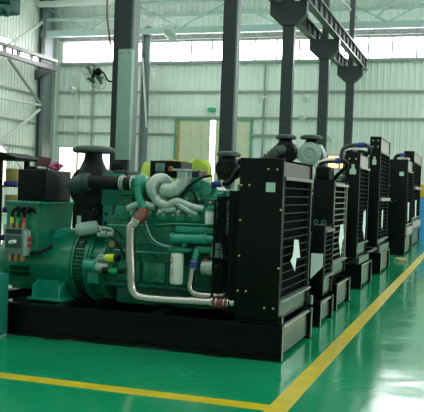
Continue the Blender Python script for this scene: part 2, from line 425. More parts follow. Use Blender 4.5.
# wall fan on nearest column
t = thing('wall_fan', (-6.1, 12.75, 3.44), 'round black caged fan on an arm on the nearest column', 'fan')
c = V((-6.33, 12.60, 3.48)); ax = V((-.40, -.65, -.65)).normalized()
m0 = MB(); fa, fb = m0.frame(ax); m0.bm.free()
m = MB()
for r_, o_ in ((.28, 0), (.20, .045), (.20, -.045), (.10, .07), (.10, -.07)):
    m.tube([c+ax*o_+(fa*math.cos(a)+fb*math.sin(a))*r_ for a in [2*PI*k/20 for k in range(20)]], .003, seg=5, smooth=0, closed=True)
for k in range(28):
    a = 2*PI*k/28; e = fa*math.cos(a)+fb*math.sin(a)
    m.tube([c+ax*.075+e*.03, c+ax*.05+e*.18, c+e*.28, c-ax*.05+e*.18, c-ax*.075+e*.03], .0012, seg=4, smooth=2)
m.done('cage', M['blackm'], t)
for k in range(3):
    a0 = 2*PI*k/3+.4; m = MB()
    pts = []
    for s_, tw in ((.04, .5), (.12, .9), (.22, .8)):
        pts.append((s_, tw))
    A = [c+(fa*math.cos(a0)+fb*math.sin(a0))*.04, c+(fa*math.cos(a0-.35)+fb*math.sin(a0-.35))*.22+ax*.02, c+(fa*math.cos(a0+.4)+fb*math.sin(a0+.4))*.23-ax*.02, c+(fa*math.cos(a0+.9)+fb*math.sin(a0+.9))*.06]
    m.prism(A, ax*.006); m.done('blade', M['blade'], t)
m = MB(); m.cyl(c-ax*.05, c-ax*.17, .07, .06, bev=.01); m.cyl(c+ax*.02, c-ax*.05, .035); m.done('motor', M['blackm'], t)
m = MB(); m.tube([c-ax*.12, c-ax*.16+V((.06, .02, -.03)), V((-6.12, 12.74, 3.42)), V((-6.03, 12.76, 3.40))], .016, seg=8); m.done('arm', M['blackm'], t)
m = MB(); m.tube([(-6.13, 12.6, 6.0), (-6.10, 12.58, 5.0), (-6.10, 12.58, 4.55), (-6.06, 12.60, 4.2), (-6.05, 12.68, 3.98)], .016, seg=7); m.done('hanging_cable', M['redcable'], label='red brown cable hanging down the nearest column', cat='cable')

# lamp post near the back wall with flood lamp
t = thing('lamp_post', (-16.6, 39.2, 0), 'slim grey post with a crossed bracket left of the cream door', 'post')
m = MB(); m.box(-16.80, -16.40, 39.0, 39.12, .02, 9.95); m.box(-16.80, -16.72, 38.85, 39.3, .02, 9.95); m.done('post', M['columnface'], t)
m = MB(); m.bar((-16.7, 38.8, 8.3), (-16.35, 38.8, 4.7), .07); m.done('stay', M['trussw'], t)
m = MB(); m.bar((-16.85, 38.8, 10.5), (-15.6, 38.7, 9.92), .10); m.bar((-16.8, 38.8, 9.8), (-15.9, 38.7, 10.35), .08); m.done('bracket', M['trussw'], t)
t = thing('flood_lamp', (-14.95, 38.3, 9.4), 'round shaded flood lamp high up beside the slim post', 'lamp')
ld = V((-.35, -.55, -.75))
m = MB(); m.lathe(V((-14.85, 38.4, 9.62)), ld, [(0, .10), (.10, .14), (.30, .34), (.42, .40), (.43, .37)]); m.done('lamp_shade', M['lampglass'], t)
m = MB(); m.cyl(V((-14.85, 38.4, 9.62))-ld.normalized()*.16, V((-14.85, 38.4, 9.62)), .09); m.done('socket', M['girt'], t)
m = MB(); m.tube([(-15.45, 38.6, 9.85), (-15.1, 38.5, 9.85), (-14.85, 38.42, 9.72)], .03, seg=7); m.done('arm', M['girt'], t)
for x, z, lab in ((-10.38, 6.33, 'small white wall lamp on the slim rail, upper left of the columns'), (-8.08, 6.32, 'small white wall lamp between the third and fourth columns, upper one'),
                  (-8.2, 5.38, 'small white wall lamp between the third and fourth columns, lower one'), (-6.86, 4.41, 'small white wall lamp low beside the farthest column'),
                  (-20.89, 6.82, 'small white wall lamp on the left of the back wall')):
    t = thing('wall_lamp', (x, 39.8, z-.1), lab, 'lamp', 'small lamps on the back wall')
    m = MB(); m.lathe((x, 39.5, z), (-.5, -.8, -.5), [(0, .05), (.08, .12), (.22, .2), (.25, .2)], 14); m.done('lamp_shade', M['lampw'], t)
    m = MB(); m.tube([(x, 39.5, z), (x+.1, 39.65, z+.05), (x+.05, 39.86, z)], .03, seg=6); m.done('arm', M['lampw'], t)

# ------------------------------------------------------------------ generator set parts
def skid(t, xr, L, y0, y1, h, bright='edge', big_end=True, endx=0.02):
    k = h/.34; th = .018
    for s_, yy in ((1, y0), (-1, y1)):
        m = MB(); yo = yy; yi = yy+s_*.09
        m.box(xr-L, xr, min(yo, yi), max(yo, yi), h-.03, h)
        m.box(xr-L, xr, min(yo, yi), max(yo, yi), .012, .04)
        w = yy+s_*.05; m.box(xr-L, xr, min(w, w+s_*th), max(w, w+s_*th), .012, h)
        m.done('side_rail', M['black'], t)
        m = MB(); m.box(xr, xr+.006, min(yo, yo+s_*.03), max(yo, yo+s_*.03), .012, h); m.done('rail_edge', M['edge'], t, label='bare bright end edge of the side rail')
    m = MB(); m.box(xr-.05, xr-.03, y0+.06, y1-.12, .05, h-.012); m.done('end_plate', M['plate'], t, label='satin dark plate closing the end of the base frame')
    m = MB(); m.box(xr-.03, xr-.004, y0+.06, y1-.12, h-.03, h-.012); m.done('end_plate_lip', M['edge'], t)
    for i in range(4):
        x = xr-.25-i*(L-.5)/3
        m = MB(); m.box(x-.06, x+.06, y0+.068, y1-.068, h-.10, h-.002); m.done('cross_member', M['black'], t)
    for x in (xr-.65, xr-L*.5-.55, xr-L+.5):
        for yy in (y0, y1-.16):
            m = MB(); m.box(x-.10, x+.10, yy-.035 if yy == y0 else yy+.02, yy+.14 if yy == y0 else yy+.195, 0, .012, .002); m.done('foot_pad', M['rubber'], t)

def radiator(t, xf, w, y0, y1, z0, z1, zc0, zc1, barcol='fin', nb=14, panel_notch=None, topmat='shroud', spacing=None):
    """xf = outer (right) face, w = depth of tank frame, core between zc0..zc1"""
    m = MB(); m.box(xf-w, xf, y0, y0+.05, z0, z1, .004); m.box(xf-w, xf, y1-.05, y1, z0, z1, .004)
    m.box(xf-w, xf-w+.02, y0+.05, y1-.05, zc1, z1); m.box(xf-w, xf-.03, y0+.05, y1-.05, z0, z0+.04)
    r = m.done('radiator', M['black'], t)
    m = MB(); m.box(xf-w+.03, xf-.06, y0+.05, y1-.05, zc0, zc1); m.done('core', M['darkfin'], r)
    bt = .006 if barcol == 'finb' else .0045
    m = MB(); step = (zc1-zc0)/nb
    for i in range(nb+1):
        z = zc0+i*step; m.box(xf-(.045 if barcol == 'finb' else .026), xf-.012, y0+.06, y1-.06, z-bt, z+bt)
    for yy in (y0+.055, y1-.085): m.box(xf-.04, xf+.002, yy, yy+.03, zc0, zc1)
    m.done('guard_grille', M[barcol], r)
    m = MB(); m.box(xf-.05, xf-.02, y0+.05, y1-.05, zc1+.02, z1-.005); m.box(xf-w+.03, xf-.02, y0+.05, y1-.05, z1-.025, z1-.005); m.done('top_tank', M[topmat], r, label='satin top tank panel')
    m = MB(); m.box(xf-.05, xf+.02, y0+.05, y1-.03, zc1-.006, zc1+.026); m.done('top_ledge', M['dimledge' if topmat == 'shroud' else 'ledge'], r)
    m = MB(); m.box(xf-.05, xf-.02, y0+.05, y1-.05, z0+.04, zc0-.015); m.done('bottom_tank', M['plate'], r)
    m = MB(); m.box(xf-.05, xf+.03, y0+.02, y1-.02, zc0-.018, zc0-.003); m.done('bottom_ledge', M['edge'], r)
    return r

def bolts(r, pts, y, rad=.010, mt='brass'):
    for x, z in pts:
        m = MB(); m.cyl((x, y, z), (x, y-.010, z), rad, seg=6); m.done('bolt', M[mt], r, label='brass coloured bolt')

def paper(r, pts, x, label='torn white paper sheet'):
    m = MB(); m.prism([(x, y, z) for y, z in pts], (.003, 0, 0)); m.done('paper_sheet', M['paper'], r, label=label)

def alternator(t, x0, x1, yc, zc, r, mt='green'):
    m = MB(); L = x1-x0
    m.lathe((x0, yc, zc), (1, 0, 0), [(0, r*.55), (.02, r*.72), (.10, r*.93), (.16, r*.96), (.17, r), (L*.5, r), (L*.52, r*1.0), (L*.78, r*1.02), (L*.88, r*1.13), (L, r*1.15)], 44)
    return m.done('alternator', M[mt], t)

def air_cleaner(t, c, r, depth, ztop, rc, face='rubber', front='rubber'):
    """drum with axis along y (front face at c.y), neck and mushroom cap up to ztop"""
    x, y, z = c
    m = MB(); m.lathe((x, y, z), (0, 1, 0), [(0, r*.80), (.012, r*.86), (.02, r), (.07, r), (.08, r*.96), (depth*.5, r*.96), (depth*.5+.01, r), (depth*.55, r), (depth*.56, r*.96), (depth-.04, r*.94), (depth, r*.7)], 36)
    a = m.done('air_filter', M[face], t)
    m = MB(); m.lathe((x, y-.001, z), (0, -1, 0), [(0, r*.92), (.012, r*.90), (.014, r*.74), (.004, r*.72), (.004, r*.50), (.016, r*.48), (.02, r*.2)], 32); m.done('filter_end_cap', M[front], a)
    yn = y+depth*.28
    m = MB(); hz = ztop-z
    m.lathe((x, yn, z+r*.55), (0, 0, 1), [(0, r*.80), (r*.35, r*.62), (r*.75, r*.44), (max(r*.8, hz-r*.55-.10), r*.40), (hz-r*.55-.05, r*.42)], 28); m.done('intake_neck', M[face], a)
    m = MB(); m.lathe((x, yn, ztop-.062), (0, 0, 1), [(0, rc*.5), (-.022, rc*.90), (-.012, rc*.98), (.012, rc*1.0), (.034, rc*.95), (.050, rc*.80), (.060, rc*.40), (.061, .01)], 36); m.done('rain_cap', M['rubg'], a)
    return a

def mesh_guard(t, x0, x1, y, z0, z1):
    m = MB(); n = max(3, int((x1-x0)/.045))
    for i in range(n+1):
        x = x0+(x1-x0)*i/n; m.box(x-.004, x+.004, y, y+.008, z0, z1)
    k = int((z1-z0)/.09)
    for i in range(k+1):
        z = z0+(z1-z0)*i/k; m.box(x0, x1, y+.008, y+.014, z-.004, z+.004)
    m.box(x0-.02, x0, y, y+.02, z0, z1); m.box(x1, x1+.02, y, y+.02, z0, z1)
    return m.done('fan_guard', M['black'], t)

def fan(t, x, yc, zc, r):
    m = MB(); m.cyl((x-.06, yc, zc), (x+.04, yc, zc), .09)
    for k in range(6):
        a = 2*PI*k/6; e = V((0, math.cos(a), math.sin(a))); q = V((0, -math.sin(a), math.cos(a)))
        m.hexa([V((x-.04, yc, zc))+e*.08-q*.03, V((x-.035, yc, zc))+e*.08-q*.03, V((x+.04, yc, zc))+e*.08+q*.03, V((x+.035, yc, zc))+e*.08+q*.03,
                V((x-.05, yc, zc))+e*r-q*.07, V((x-.045, yc, zc))+e*r-q*.07, V((x+.05, yc, zc))+e*r+q*.07, V((x+.045, yc, zc))+e*r+q*.07])
    m.done('fan', M['blackm'], t)

def rough_engine(t, x0, x1, yc, z0, z1, w, mt='greend'):
    """simpler engine for sets standing behind"""
    m = MB(); h = z1-z0; m.box(x0+.15, x1-.1, yc-w*.28, yc+w*.28, z0, z0+h*.25, .03)
    m.box(x0, x1, yc-w*.5, yc+w*.5, z0+h*.25, z0+h*.68, .03)
    for i in range(6):
        a = x0+.06+(x1-x0-.12)*i/6; m.box(a, a+(x1-x0)/6-.03, yc-w*.55, yc-w*.5, z0+h*.3, z0+h*.62, .01)
    e = m.done('engine_block', M[mt], t)
    for i in range(3):
        a = x0+.03+(x1-x0-.06)*i/3
        m = MB(); m.box(a+.01, a+(x1-x0)/3-.02, yc-w*.36, yc+w*.36, z0+h*.68, z1, .025); m.done('cylinder_head', M['green'], e)
    m = MB(); m.tube([(x0+.1, yc-w*.5, z0+h*.78), (x1-.15, yc-w*.5, z0+h*.8)], .045, smooth=0); m.done('exhaust_manifold', M['castal'], e)
    m = MB(); m.cyl((x1-.3, yc-w*.62, z0+h*.36), (x1-.3, yc-w*.62, z0+h*.66), .055, bev=.008); m.done('oil_filter', M['white'], e)
    return e

def control_box(t, x0, x1, y0, y1, z0, z1, legs=None, screen=True):
    m = MB(); m.box(x0, x1, y0, y1, z0, z1, .006)
    if legs is not None:
        for x in (x0+.04, x1-.04):
            for y in (y0+.05, y1-.05): m.box(x-.015, x+.015, y-.015, y+.015, legs, z0)
    c = m.done('control_cabinet', M['cab'], t)
    m = MB(); m.box(x1, x1+.006, y0+.02, y1-.02, z0+.015, z1-.02); m.done('side_panel', M['cabside'], c)
    if screen:
        sx = x0+(x1-x0)*.18; sz = z0+(z1-z0)*.35
        m = MB(); m.box(sx, sx+.13, y0-.008, y0, sz, sz+.11, .003); m.done('display', M['screen'], c, label='pale green display')
        m = MB()
        for i in range(3): m.box(sx+.02, sx+.11, y0-.010, y0-.008, sz+.025+i*.03, sz+.033+i*.03)
        m.done('display_text', M['breaker2'], c)
        m = MB(); m.cyl((sx+.22, y0, sz+.04), (sx+.22, y0-.03, sz+.04), .022); m.done('stop_button', M['redp'], c, label='round emergency button with amber ring')
        m = MB(); m.cyl((sx+.22, y0, sz+.04), (sx+.22, y0-.01, sz+.04), .034); m.done('button_ring', M['amber'], c)
    return c

# ================================================================== GENERATOR SET 1 (nearest)
G = 'row of generator sets'
YC, ZC = 8.17, .73
g = thing('generator_set', (-3.4, YC, 0), 'nearest green diesel generator set with a large steel coolant pipe and tall black radiator', 'generator set', G)
skid(g, -1.68, 3.75, 7.43, 8.87, .34)
r = radiator(g, -1.74, .43, 7.49, 8.93, .36, 1.92, .57, 1.725)
bolts(r, [(-1.888, 1.818), (-1.80, 1.815), (-2.069, 1.66), (-2.149, 1.657), (-2.145, .977), (-2.145, .64), (-2.064, .642), (-1.877, .495), (-1.79, .495), (-1.752, 1.434), (-1.752, .88), (-2.146, 1.321)], 7.49)
m = MB(); m.box(-1.905, -1.815, 7.484, 7.49, 1.60, 1.69); m.done('label_plate', M['label'], r, label='small square mint coloured label')
paper(r, [(8.036, 1.13), (8.24, 1.115), (8.36, .926), (8.174, .932), (8.125, .80), (7.90, .922), (7.99, .96), (8.03, 1.04)], -1.732)
m = MB(); m.box(-2.17, -1.74, 7.47, 7.60, .345, .36, .002); m.box(-1.745, -1.70, 7.47, 7.56, .345, .42); m.done_each('mounting_foot', M['black'], r)
m = MB(); m.cyl((-1.715, 7.50, .36), (-1.715, 7.50, .41), .02, seg=6); m.cyl((-1.715, 8.98, .36), (-1.715, 8.98, .46), .02, seg=6); m.done_each('mounting_bolt', M['edge'], r)
# fan cowl, guard, fan
m = MB(); m.box(-2.30, -2.17, 7.60, 7.63, .40, 1.60); m.box(-2.30, -2.17, 8.80, 8.83, .40, 1.60); m.box(-2.30, -2.17, 7.63, 8.80, 1.57, 1.60); m.box(-2.30, -2.17, 7.63, 8.80, .40, .43)
m.box(-2.20, -2.18, 7.60, 8.83, .40, 1.62); m.done('fan_cowl', M['black'], r)
fan(g, -2.33, YC, 1.02, .48)
mesh_guard(g, -2.42, -2.20, 7.56, .44, 1.50)
m = MB(); m.box(-2.45, -2.37, 7.70, 7.72, .44, 1.52); m.box(-2.45, -2.20, 7.68, 7.72, 1.50, 1.54); m.done('guard_post', M['blackm'], g)
m = MB(); m.prism([(-2.475, 7.66, 1.07), (-2.385, 7.66, 1.07), (-2.365, 7.66, .93), (-2.495, 7.66, .93)], (0, .12, 0)); m.done('guard_bracket', M['breaker'], g, label='grey green wedge bracket')
# pulleys and belts
m = MB()
for y, z, q in ((YC, .73, .16), (YC, 1.02, .13), (7.95, .78, .07), (7.90, 1.25, .06)): m.lathe((-2.52, y, z), (1, 0, 0), [(0, q), (.02, q), (.03, q*.88), (.05, q*.88), (.06, q), (.08, q)], 28)
m.done_each('pulley', M['blackm'], g)

alt = alternator(g, -5.12, -4.12, YC, ZC, .335)
# dark air inlet slots of the alternator end
m = MB()
for j in range(2):
    for i in range(9):
        a = PI+.12+.0*i; x = -4.87+i*.028
        for th in (.20+.20*j,):
            yy = YC-math.cos(th)*.339; zz = ZC-math.sin(th)*.339
            m.rbox((x, yy, zz), (.010, .008, .05), (th, 0, 0))
m.done('inlet_grille', M['blackm'], alt)
m = MB(); m.lathe((-4.11, YC, ZC), (1, 0, 0), [(0, .36), (0, .385), (.025, .385), (.026, .37), (.15, .37), (.151, .395), (.19, .395), (.20, .36)], 48); m.done('screen_ring', M['green'], alt)
m = MB()
for i in range(54):
    a = 2*PI*i/54
    for j in range(6):
        x = -4.075+j*.019; q = .374
        m.rbox((x, YC+math.cos(a)*q, ZC+math.sin(a)*q), (.008, .006, .030), (a+PI, 0, 0))
m.done('vent_screen', M['blackm'], alt, label='dark perforated ventilation screen')
for xx in (-4.53, -4.21):
    m = MB(); m.prism([(xx, 7.72, .36), (xx, 8.0, .36), (xx, 8.0, .56), (xx, 7.86, .56), (xx, 7.74, .50)], (.02, 0, 0)); m.prism([(xx, 8.6, .36), (xx, 8.34, .36), (xx, 8.34, .5), (xx, 8.5, .5)], (.02, 0, 0)); m.done_each('foot_gusset', M['green2'], alt)
m = MB(); m.box(-4.57, -4.15, 7.70, 8.0, .345, .37, .004); m.box(-4.53, -4.19, 7.86, 7.88, .37, .55); m.box(-4.57, -4.15, 8.34, 8.64, .345, .37, .004); m.done_each('mounting_foot', M['green2'], alt)
m = MB(); m.lathe((-4.52, YC-.02, ZC+.18), (1, 0, 0), [(0, .12), (.06, .19), (.12, .20), (.34, .20), (.36, .18)], 30); m.done('top_cover', M['green2'], alt)
# bell housing
m = MB(); m.lathe((-3.92, YC, ZC), (1, 0, 0), [(0, .36), (0, .375), (.03, .375), (.035, .335), (.14, .33), (.15, .37), (.19, .37), (.20, .33)], 40)
for i in range(14):
    a = 2*PI*i/14+.1; e = V((0, math.cos(a), math.sin(a))); p = V((-3.83, YC, ZC))+e*.34
    m.rbox(p, (.13, .02, .035), (a+PI/2, 0, 0))
bh = m.done('bell_housing', M['green'], g)
m = MB()
for i in range(20):
    a = 2*PI*i/20; m.cyl((-3.745, YC+math.cos(a)*.352, ZC+math.sin(a)*.352), (-3.72, YC+math.cos(a)*.352, ZC+math.sin(a)*.352), .012, seg=6)
m.done_each('housing_bolt', M['greend'], bh)
# terminal box, breaker
m = MB(); m.prism([(-4.87, 7.73, 1.38), (-4.87, 7.73, .86), (-4.87, 7.86, .82), (-4.87, 8.45, .98), (-4.87, 8.52, 1.38)], (.39, 0, 0)); tb = m.done('terminal_box', M['green'], alt)
m = MB(); m.box(-4.895, -4.455, 7.705, 8.55, 1.378, 1.402, .004); m.done('box_lid', M['green2'], tb)
m = MB()
for i in range(4): m.box(-4.455, -4.452, 7.8+i*.2, 7.83+i*.2, 1.385, 1.395)
for i in range(8): m.cyl((-4.85+i*.05, 7.73, 1.402), (-4.85+i*.05, 7.73, 1.408), .008, seg=6)
m.done_each('lid_screw', M['edge'], tb)
m = MB()
for x in (-4.75, -4.66, -4.57): m.rbox((x+.01, 7.728, 1.315), (.035, .006, .055), (0, .5, 0))
m.done_each('cable_hole', M['blackm'], tb)
m = MB(); m.box(-4.83, -4.60, 7.63, 7.73, .83, 1.11, .006); br = m.done('circuit_breaker', M['breaker'], tb)
m = MB(); m.box(-4.60, -4.565, 7.63, 7.73, .82, 1.09, .004); m.done('breaker_side', M['pale'], br)
m = MB(); m.box(-4.81, -4.62, 7.624, 7.63, .90, 1.03); m.done('breaker_face', M['breaker2'], br)
m = MB(); m.box(-4.81, -4.62, 7.625, 7.63, 1.05, 1.10); m.done('breaker_label', M['cabside'], br)
m = MB(); m.rbox((-4.71, 7.60, .965), (.075, .05, .035), (0, -.2, 0), .008); m.box(-4.73, -4.69, 7.605, 7.625, .945, .985); m.done('switch_handle', M['paper'], br, label='white switch handle')
m = MB()
for z in (1.00, .93): m.cyl((-4.565, 7.68, z), (-4.53, 7.68, z), .022, seg=14)
m.done_each('red_button', M['redp'], br, label='red push buttons on the side')
for x, c_ in ((-4.775, 'yel'), (-4.70, 'grn'), (-4.625, 'redp')):
    m = MB(); m.cyl((x, 7.68, 1.165), (x, 7.68, 1.235), .021, .017, seg=12); m.done('phase_sleeve', M[c_], br)
    m = MB(); m.tube([(x, 7.68, 1.22), (x+.02, 7.67, 1.29), (x+.06, 7.69, 1.335), (x+.095, 7.72, 1.31), (x+.105, 7.74, 1.27)], .016, seg=8); m.done('power_cable', M['rubber'], br)
    m = MB(); m.box(x-.016, x+.016, 7.66, 7.70, 1.105, 1.17); m.box(x-.018, x+.018, 7.66, 7.70, .755, .835); m.cyl((x, 7.66, .775), (x, 7.645, .775), .014, seg=6); m.done_each('terminal_lug', M['copper'], br)
m = MB(); m.tube([(-4.56, 7.72, .84), (-4.50, 7.74, .86), (-4.44, 7.78, .87), (-4.38, 7.86, .93)], .018, seg=8); m.done('power_cable', M['rubber'], tb)
# control cabinet on the terminal box
cc = control_box(g, -4.79, -4.46, 7.80, 8.40, 1.40, 1.75, screen=False)
m = MB(); m.cyl((-4.451, 8.32, 1.58), (-4.44, 8.32, 1.58), .012); m.done('door_latch', M['blackm'], cc)
# canister on bell housing
m = MB(); m.cyl((-4.05, 7.82, 1.12), (-3.87, 7.93, 1.155), .072, bev=.008); can = m.done('canister', M['pale'], g, label='pale cylindrical canister lying on the bell housing')
m = MB(); m.cyl((-4.054, 7.818, 1.119), (-4.066, 7.811, 1.117), .062, .056); m.done('canister_cap', M['castal'], can)
m = MB(); m.cyl((-4.045, 7.83, 1.17), (-4.045, 7.83, 1.27), .026, .024, bev=.004); m.done('breather', M['pale'], can)
m = MB(); m.tube([(-3.87, 7.9, 1.17), (-3.80, 7.88, 1.155), (-3.72, 7.86, 1.15), (-3.66, 7.86, 1.13), (-3.66, 7.86, 1.06)], .016, seg=8)
m.cyl((-3.78, 7.84, 1.10), (-3.72, 7.84, 1.10), .028, seg=10); m.cyl((-3.70, 7.84, 1.09), (-3.64, 7.84, 1.09), .03, seg=10); m.box(-3.84, -3.64, 7.86, 7.90, 1.06, 1.10)
m.done('fuel_fitting', M['castal'], g, label='cluster of dull metal fittings')
m = MB(); m.cyl((-4.02, 8.0, 1.20), (-3.90, 8.0, 1.20), .03); m.tube([(-3.93, 8.0, 1.1), (-3.95, 7.96, 1.3), (-3.93, 7.98, 1.36)], .025, seg=8); m.done('hose_stub', M['rubber'], g)
# teal bracket carrying the air cleaner
m = MB(); m.box(-3.88, -3.64, 8.02, 8.06, 1.40, 1.74, .004); m.box(-3.86, -3.74, 8.02, 8.08, 1.08, 1.40, .004); m.prism([(-3.66, 8.06, 1.40), (-3.66, 8.06, 1.74), (-3.66, 8.3, 1.62), (-3.66, 8.3, 1.40)], (.02, 0, 0)); tbk = m.done('support_bracket', M['teal'], g)
m = MB()
for x, z in ((-3.83, 1.70), (-3.70, 1.70), (-3.82, 1.30), (-3.82, 1.2)): m.cyl((x, 8.02, z), (x, 8.01, z), .016, seg=6)
m.done_each('bracket_bolt', M['blackm'], tbk)
m = MB(); m.box(-3.84, -3.66, 8.2, 8.5, 1.74, 1.78, .01); m.cyl((-3.66, 8.35, 1.60), (-3.52, 8.35, 1.60), .13, bev=.02); m.done('rear_filter_housing', M['rubg'], g)
ac = air_cleaner(g, (-4.07, 8.06, 1.575), .24, .42, 2.045, .238)
# intake elbow + pipe + compressor
m = MB(); m.tube([(-4.12, 8.05, 1.58), (-4.13, 7.95, 1.59), (-4.10, 7.87, 1.61), (-4.02, 7.85, 1.635), (-3.93, 7.85, 1.64)], [.085, .09, .09, .085, .082], seg=18)
for k in range(3): m.lathe((-4.03+.03*k, 7.855, 1.638), (1, 0, 0), [(0, .088), (.006, .096), (.012, .096), (.018, .088)], 20)
m.done('intake_elbow', M['rubg'], ac, label='grey green rubber elbow')
m = MB(); m.cyl((-3.93, 7.85, 1.64), (-3.57, 7.86, 1.635), .075, seg=24); ip = m.done('intake_pipe', M['rubber'], g)
m = MB(); m.cyl((-3.55, 7.86, 1.635), (-3.44, 7.87, 1.63), .07, seg=24); m.done('rubber_coupling', M['rubber'], ip)
m = MB()
for x in (-3.945, -3.58, -3.55, -3.45): m.lathe((x, 7.86, 1.636), (1, 0, 0), [(0, .070), (0, .082), (.014, .082), (.014, .070)], 24)
m.done_each('hose_clamp', M['castal'], ip)
m = MB(); m.lathe((-3.44, 7.88, 1.625), (1, 0, 0), [(0, .07), (.03, .075), (.05, .09), (.06, .105), (.09, .118), (.12, .112), (.14, .09), (.145, .07)], 32)
m.tube([(-3.35, 7.78, 1.60), (-3.335, 7.77, 1.52), (-3.30, 7.76, 1.44), (-3.26, 7.76, 1.38)], [.045, .042, .04, .04], seg=12)
for k in range(10):
    a = 2*PI*k/10; m.cyl((-3.41, 7.88+math.cos(a)*.09, 1.625+math.sin(a)*.09), (-3.385, 7.88+math.cos(a)*.09, 1.625+math.sin(a)*.09), .010, seg=6)
tc = m.done('turbo_compressor', M['green2'], g)
m = MB(); m.cyl((-3.28, 7.88, 1.61), (-3.17, 7.88, 1.60), .065); m.done('turbo_centre', M['castal'], tc)
m = MB(); m.tube([(-3.12+.66*.108*math.cos(a), 7.85+.75*.108*math.cos(a), 1.59+.108*math.sin(a)) for a in [2*PI*k/14 for k in range(14)]], [.060-.012*abs(math.cos(PI*k/14+.6)) for k in range(14)], seg=14, smooth=3, closed=True)
m.lathe((-3.16, 7.88, 1.59), (.75, -.66, 0), [(0, .08), (.0, .10), (.05, .10), (.055, .06)], 24)
m.tube([(-3.15, 7.80, 1.49), (-3.09, 7.79, 1.44), (-2.99, 7.80, 1.42)], [.055, .05, .042], seg=12)
tv = m.done('turbine_volute', M['castal'], tc, label='pale cast turbine casing')
m = MB(); m.tube([(-3.09, 7.84, 1.585), (-3.02, 7.83, 1.575), (-2.94, 7.85, 1.60), (-2.885, 7.87, 1.665), (-2.875, 7.87, 1.72), (-2.875, 7.87, 1.79)], [.075, .075, .076, .076, .075, .075], seg=20)
m.lathe((-2.875, 7.87, 1.785), (0, 0, 1), [(0, .07), (0, .128), (.018, .128), (.018, .07)], 28); m.done('exhaust_elbow', M['castal'], g, label='pale exhaust elbow with a round flange')

# engine block
xb0, xb1 = -3.73, -2.52
m = MB(); m.box(xb0+.1, xb1-.05, 7.92, 8.42, .36, .56, .03); m.box(xb0+.35, xb1-.2, 7.90, 8.44, .40, .50, .02); pan = m.done('oil_pan', M['greend'], g)
m = MB(); m.box(xb0, xb1, 7.86, 8.50, .54, 1.30, .02)
for i in range(7): a = xb0+.03+i*.168; m.box(a, a+.02, 7.845, 7.86, .58, 1.02)          # vertical ribs
m.box(xb0, xb1, 7.84, 7.86, 1.00, 1.03, .004); m.box(xb0, xb1, 7.835, 7.86, .55, .585, .004); m.box(xb0+.3, xb1, 7.84, 7.86, 1.22, 1.25, .004)
for i in range(6):
    a = xb0+.12+i*.185; m.cyl((a+.05, 7.865, .88), (a+.05, 7.835, .88), .045, seg=18); m.cyl((a+.05, 7.837, .88), (a+.05, 7.825, .88), .025, seg=6)
for i in range(24):
    m.cyl((xb0+.03+i*.05, 7.86, 1.015), (xb0+.03+i*.05, 7.828, 1.015), .008, seg=6); m.cyl((xb0+.03+i*.05, 7.84, .57), (xb0+.03+i*.05, 7.826, .57), .008, seg=6)
eb = m.done('engine_block', M['greend'], g)
for i in range(3):                                                      # side inspection covers
    a = xb0+.16+i*.29
    m = MB(); m.box(a, a+.25, 7.82, 7.862, .61, .82, .012)
    for dx in (.02, .125, .23):
        for z in (.63, .80): m.cyl((a+dx, 7.825, z), (a+dx, 7.812, z), .010, seg=6)
    m.cyl((a+.125, 7.825, .715), (a+.125, 7.80, .715), .03, .022, seg=14)
    m.done('inspection_cover', M['green'], eb)
m = MB(); m.box(xb0+.08, xb1-.02, 7.86, 8.46, 1.30, 1.36, .01)
for i in range(6): a = xb0+.10+i*.185; m.box(a, a+.165, 7.84, 7.9, 1.25, 1.40, .014)
m.done('head_deck', M['green'], eb)
for i in range(6):                                                      # cylinder heads + rocker covers
    a = xb0+.10+i*.185
    m = MB(); m.box(a, a+.17, 7.90, 8.42, 1.36, 1.50, .015); h = m.done('cylinder_head', M['greend'], eb)
    m = MB(); m.box(a+.01, a+.16, 7.96, 8.36, 1.50, 1.585, .02)
    for dx in (.03, .14): m.cyl((a+dx, 8.0, 1.58), (a+dx, 8.0, 1.61), .012, seg=6)
    m.done('rocker_cover', M['green2'], h)
# intake aftercooler / bulky casting on the right
m = MB(); m.prism([(-2.98, 7.92, 1.44), (-2.52, 7.92, 1.44), (-2.50, 7.92, 1.56), (-2.56, 7.92, 1.66), (-2.68, 7.92, 1.69), (-2.80, 7.92, 1.66), (-2.90, 7.92, 1.58)], (0, .3, 0))
m.box(-2.82, -2.70, 7.90, 8.2, 1.60, 1.72, .02); m.cyl((-2.62, 7.94, 1.60), (-2.62, 7.87, 1.60), .05, seg=16); m.cyl((-2.74, 7.94, 1.54), (-2.74, 7.88, 1.54), .04, seg=16)
for i in range(7): m.cyl((-2.95+i*.07, 7.925, 1.465), (-2.95+i*.07, 7.905, 1.465), .011, seg=6)
m.done('aftercooler', M['green2'], eb)
# exhaust manifold and ports
m = MB(); m.tube([(-3.46, 7.80, 1.375), (-3.38, 7.79, 1.41), (-3.28, 7.79, 1.425), (-3.16, 7.79, 1.40)], [.034, .036, .036, .034], seg=10)
m.tube([(-3.02, 7.80, 1.42), (-2.93, 7.79, 1.465), (-2.84, 7.78, 1.455), (-2.74, 7.78, 1.42), (-2.62, 7.79, 1.405)], [.045, .042, .036, .034, .032], seg=12)
m.tube([(-2.90, 7.79, 1.45), (-2.84, 7.76, 1.41), (-2.76, 7.77, 1.37), (-2.70, 7.80, 1.35)], [.034, .03, .028, .028], seg=10)
m.tube([(-3.08, 7.80, 1.38), (-3.0, 7.79, 1.375), (-2.92, 7.79, 1.39)], .03, seg=10)
for x in (-3.42, -3.25, -3.09, -2.91, -2.75): m.cyl((x, 7.80, 1.38), (x, 7.86, 1.345), .04, .045, seg=14)
em = m.done('exhaust_manifold', M['castal'], eb, label='pale branching exhaust manifold')
m = MB()
for x in (-3.40, -3.09, -2.90, -2.73):
    m.lathe((x, 7.85, 1.315), (0, -1, 0), [(0, .06), (.02, .06), (.03, .045), (.03, .02), (.045, .018)], 18)
m.done_each('port_flange', M['green2'], eb)
m = MB()
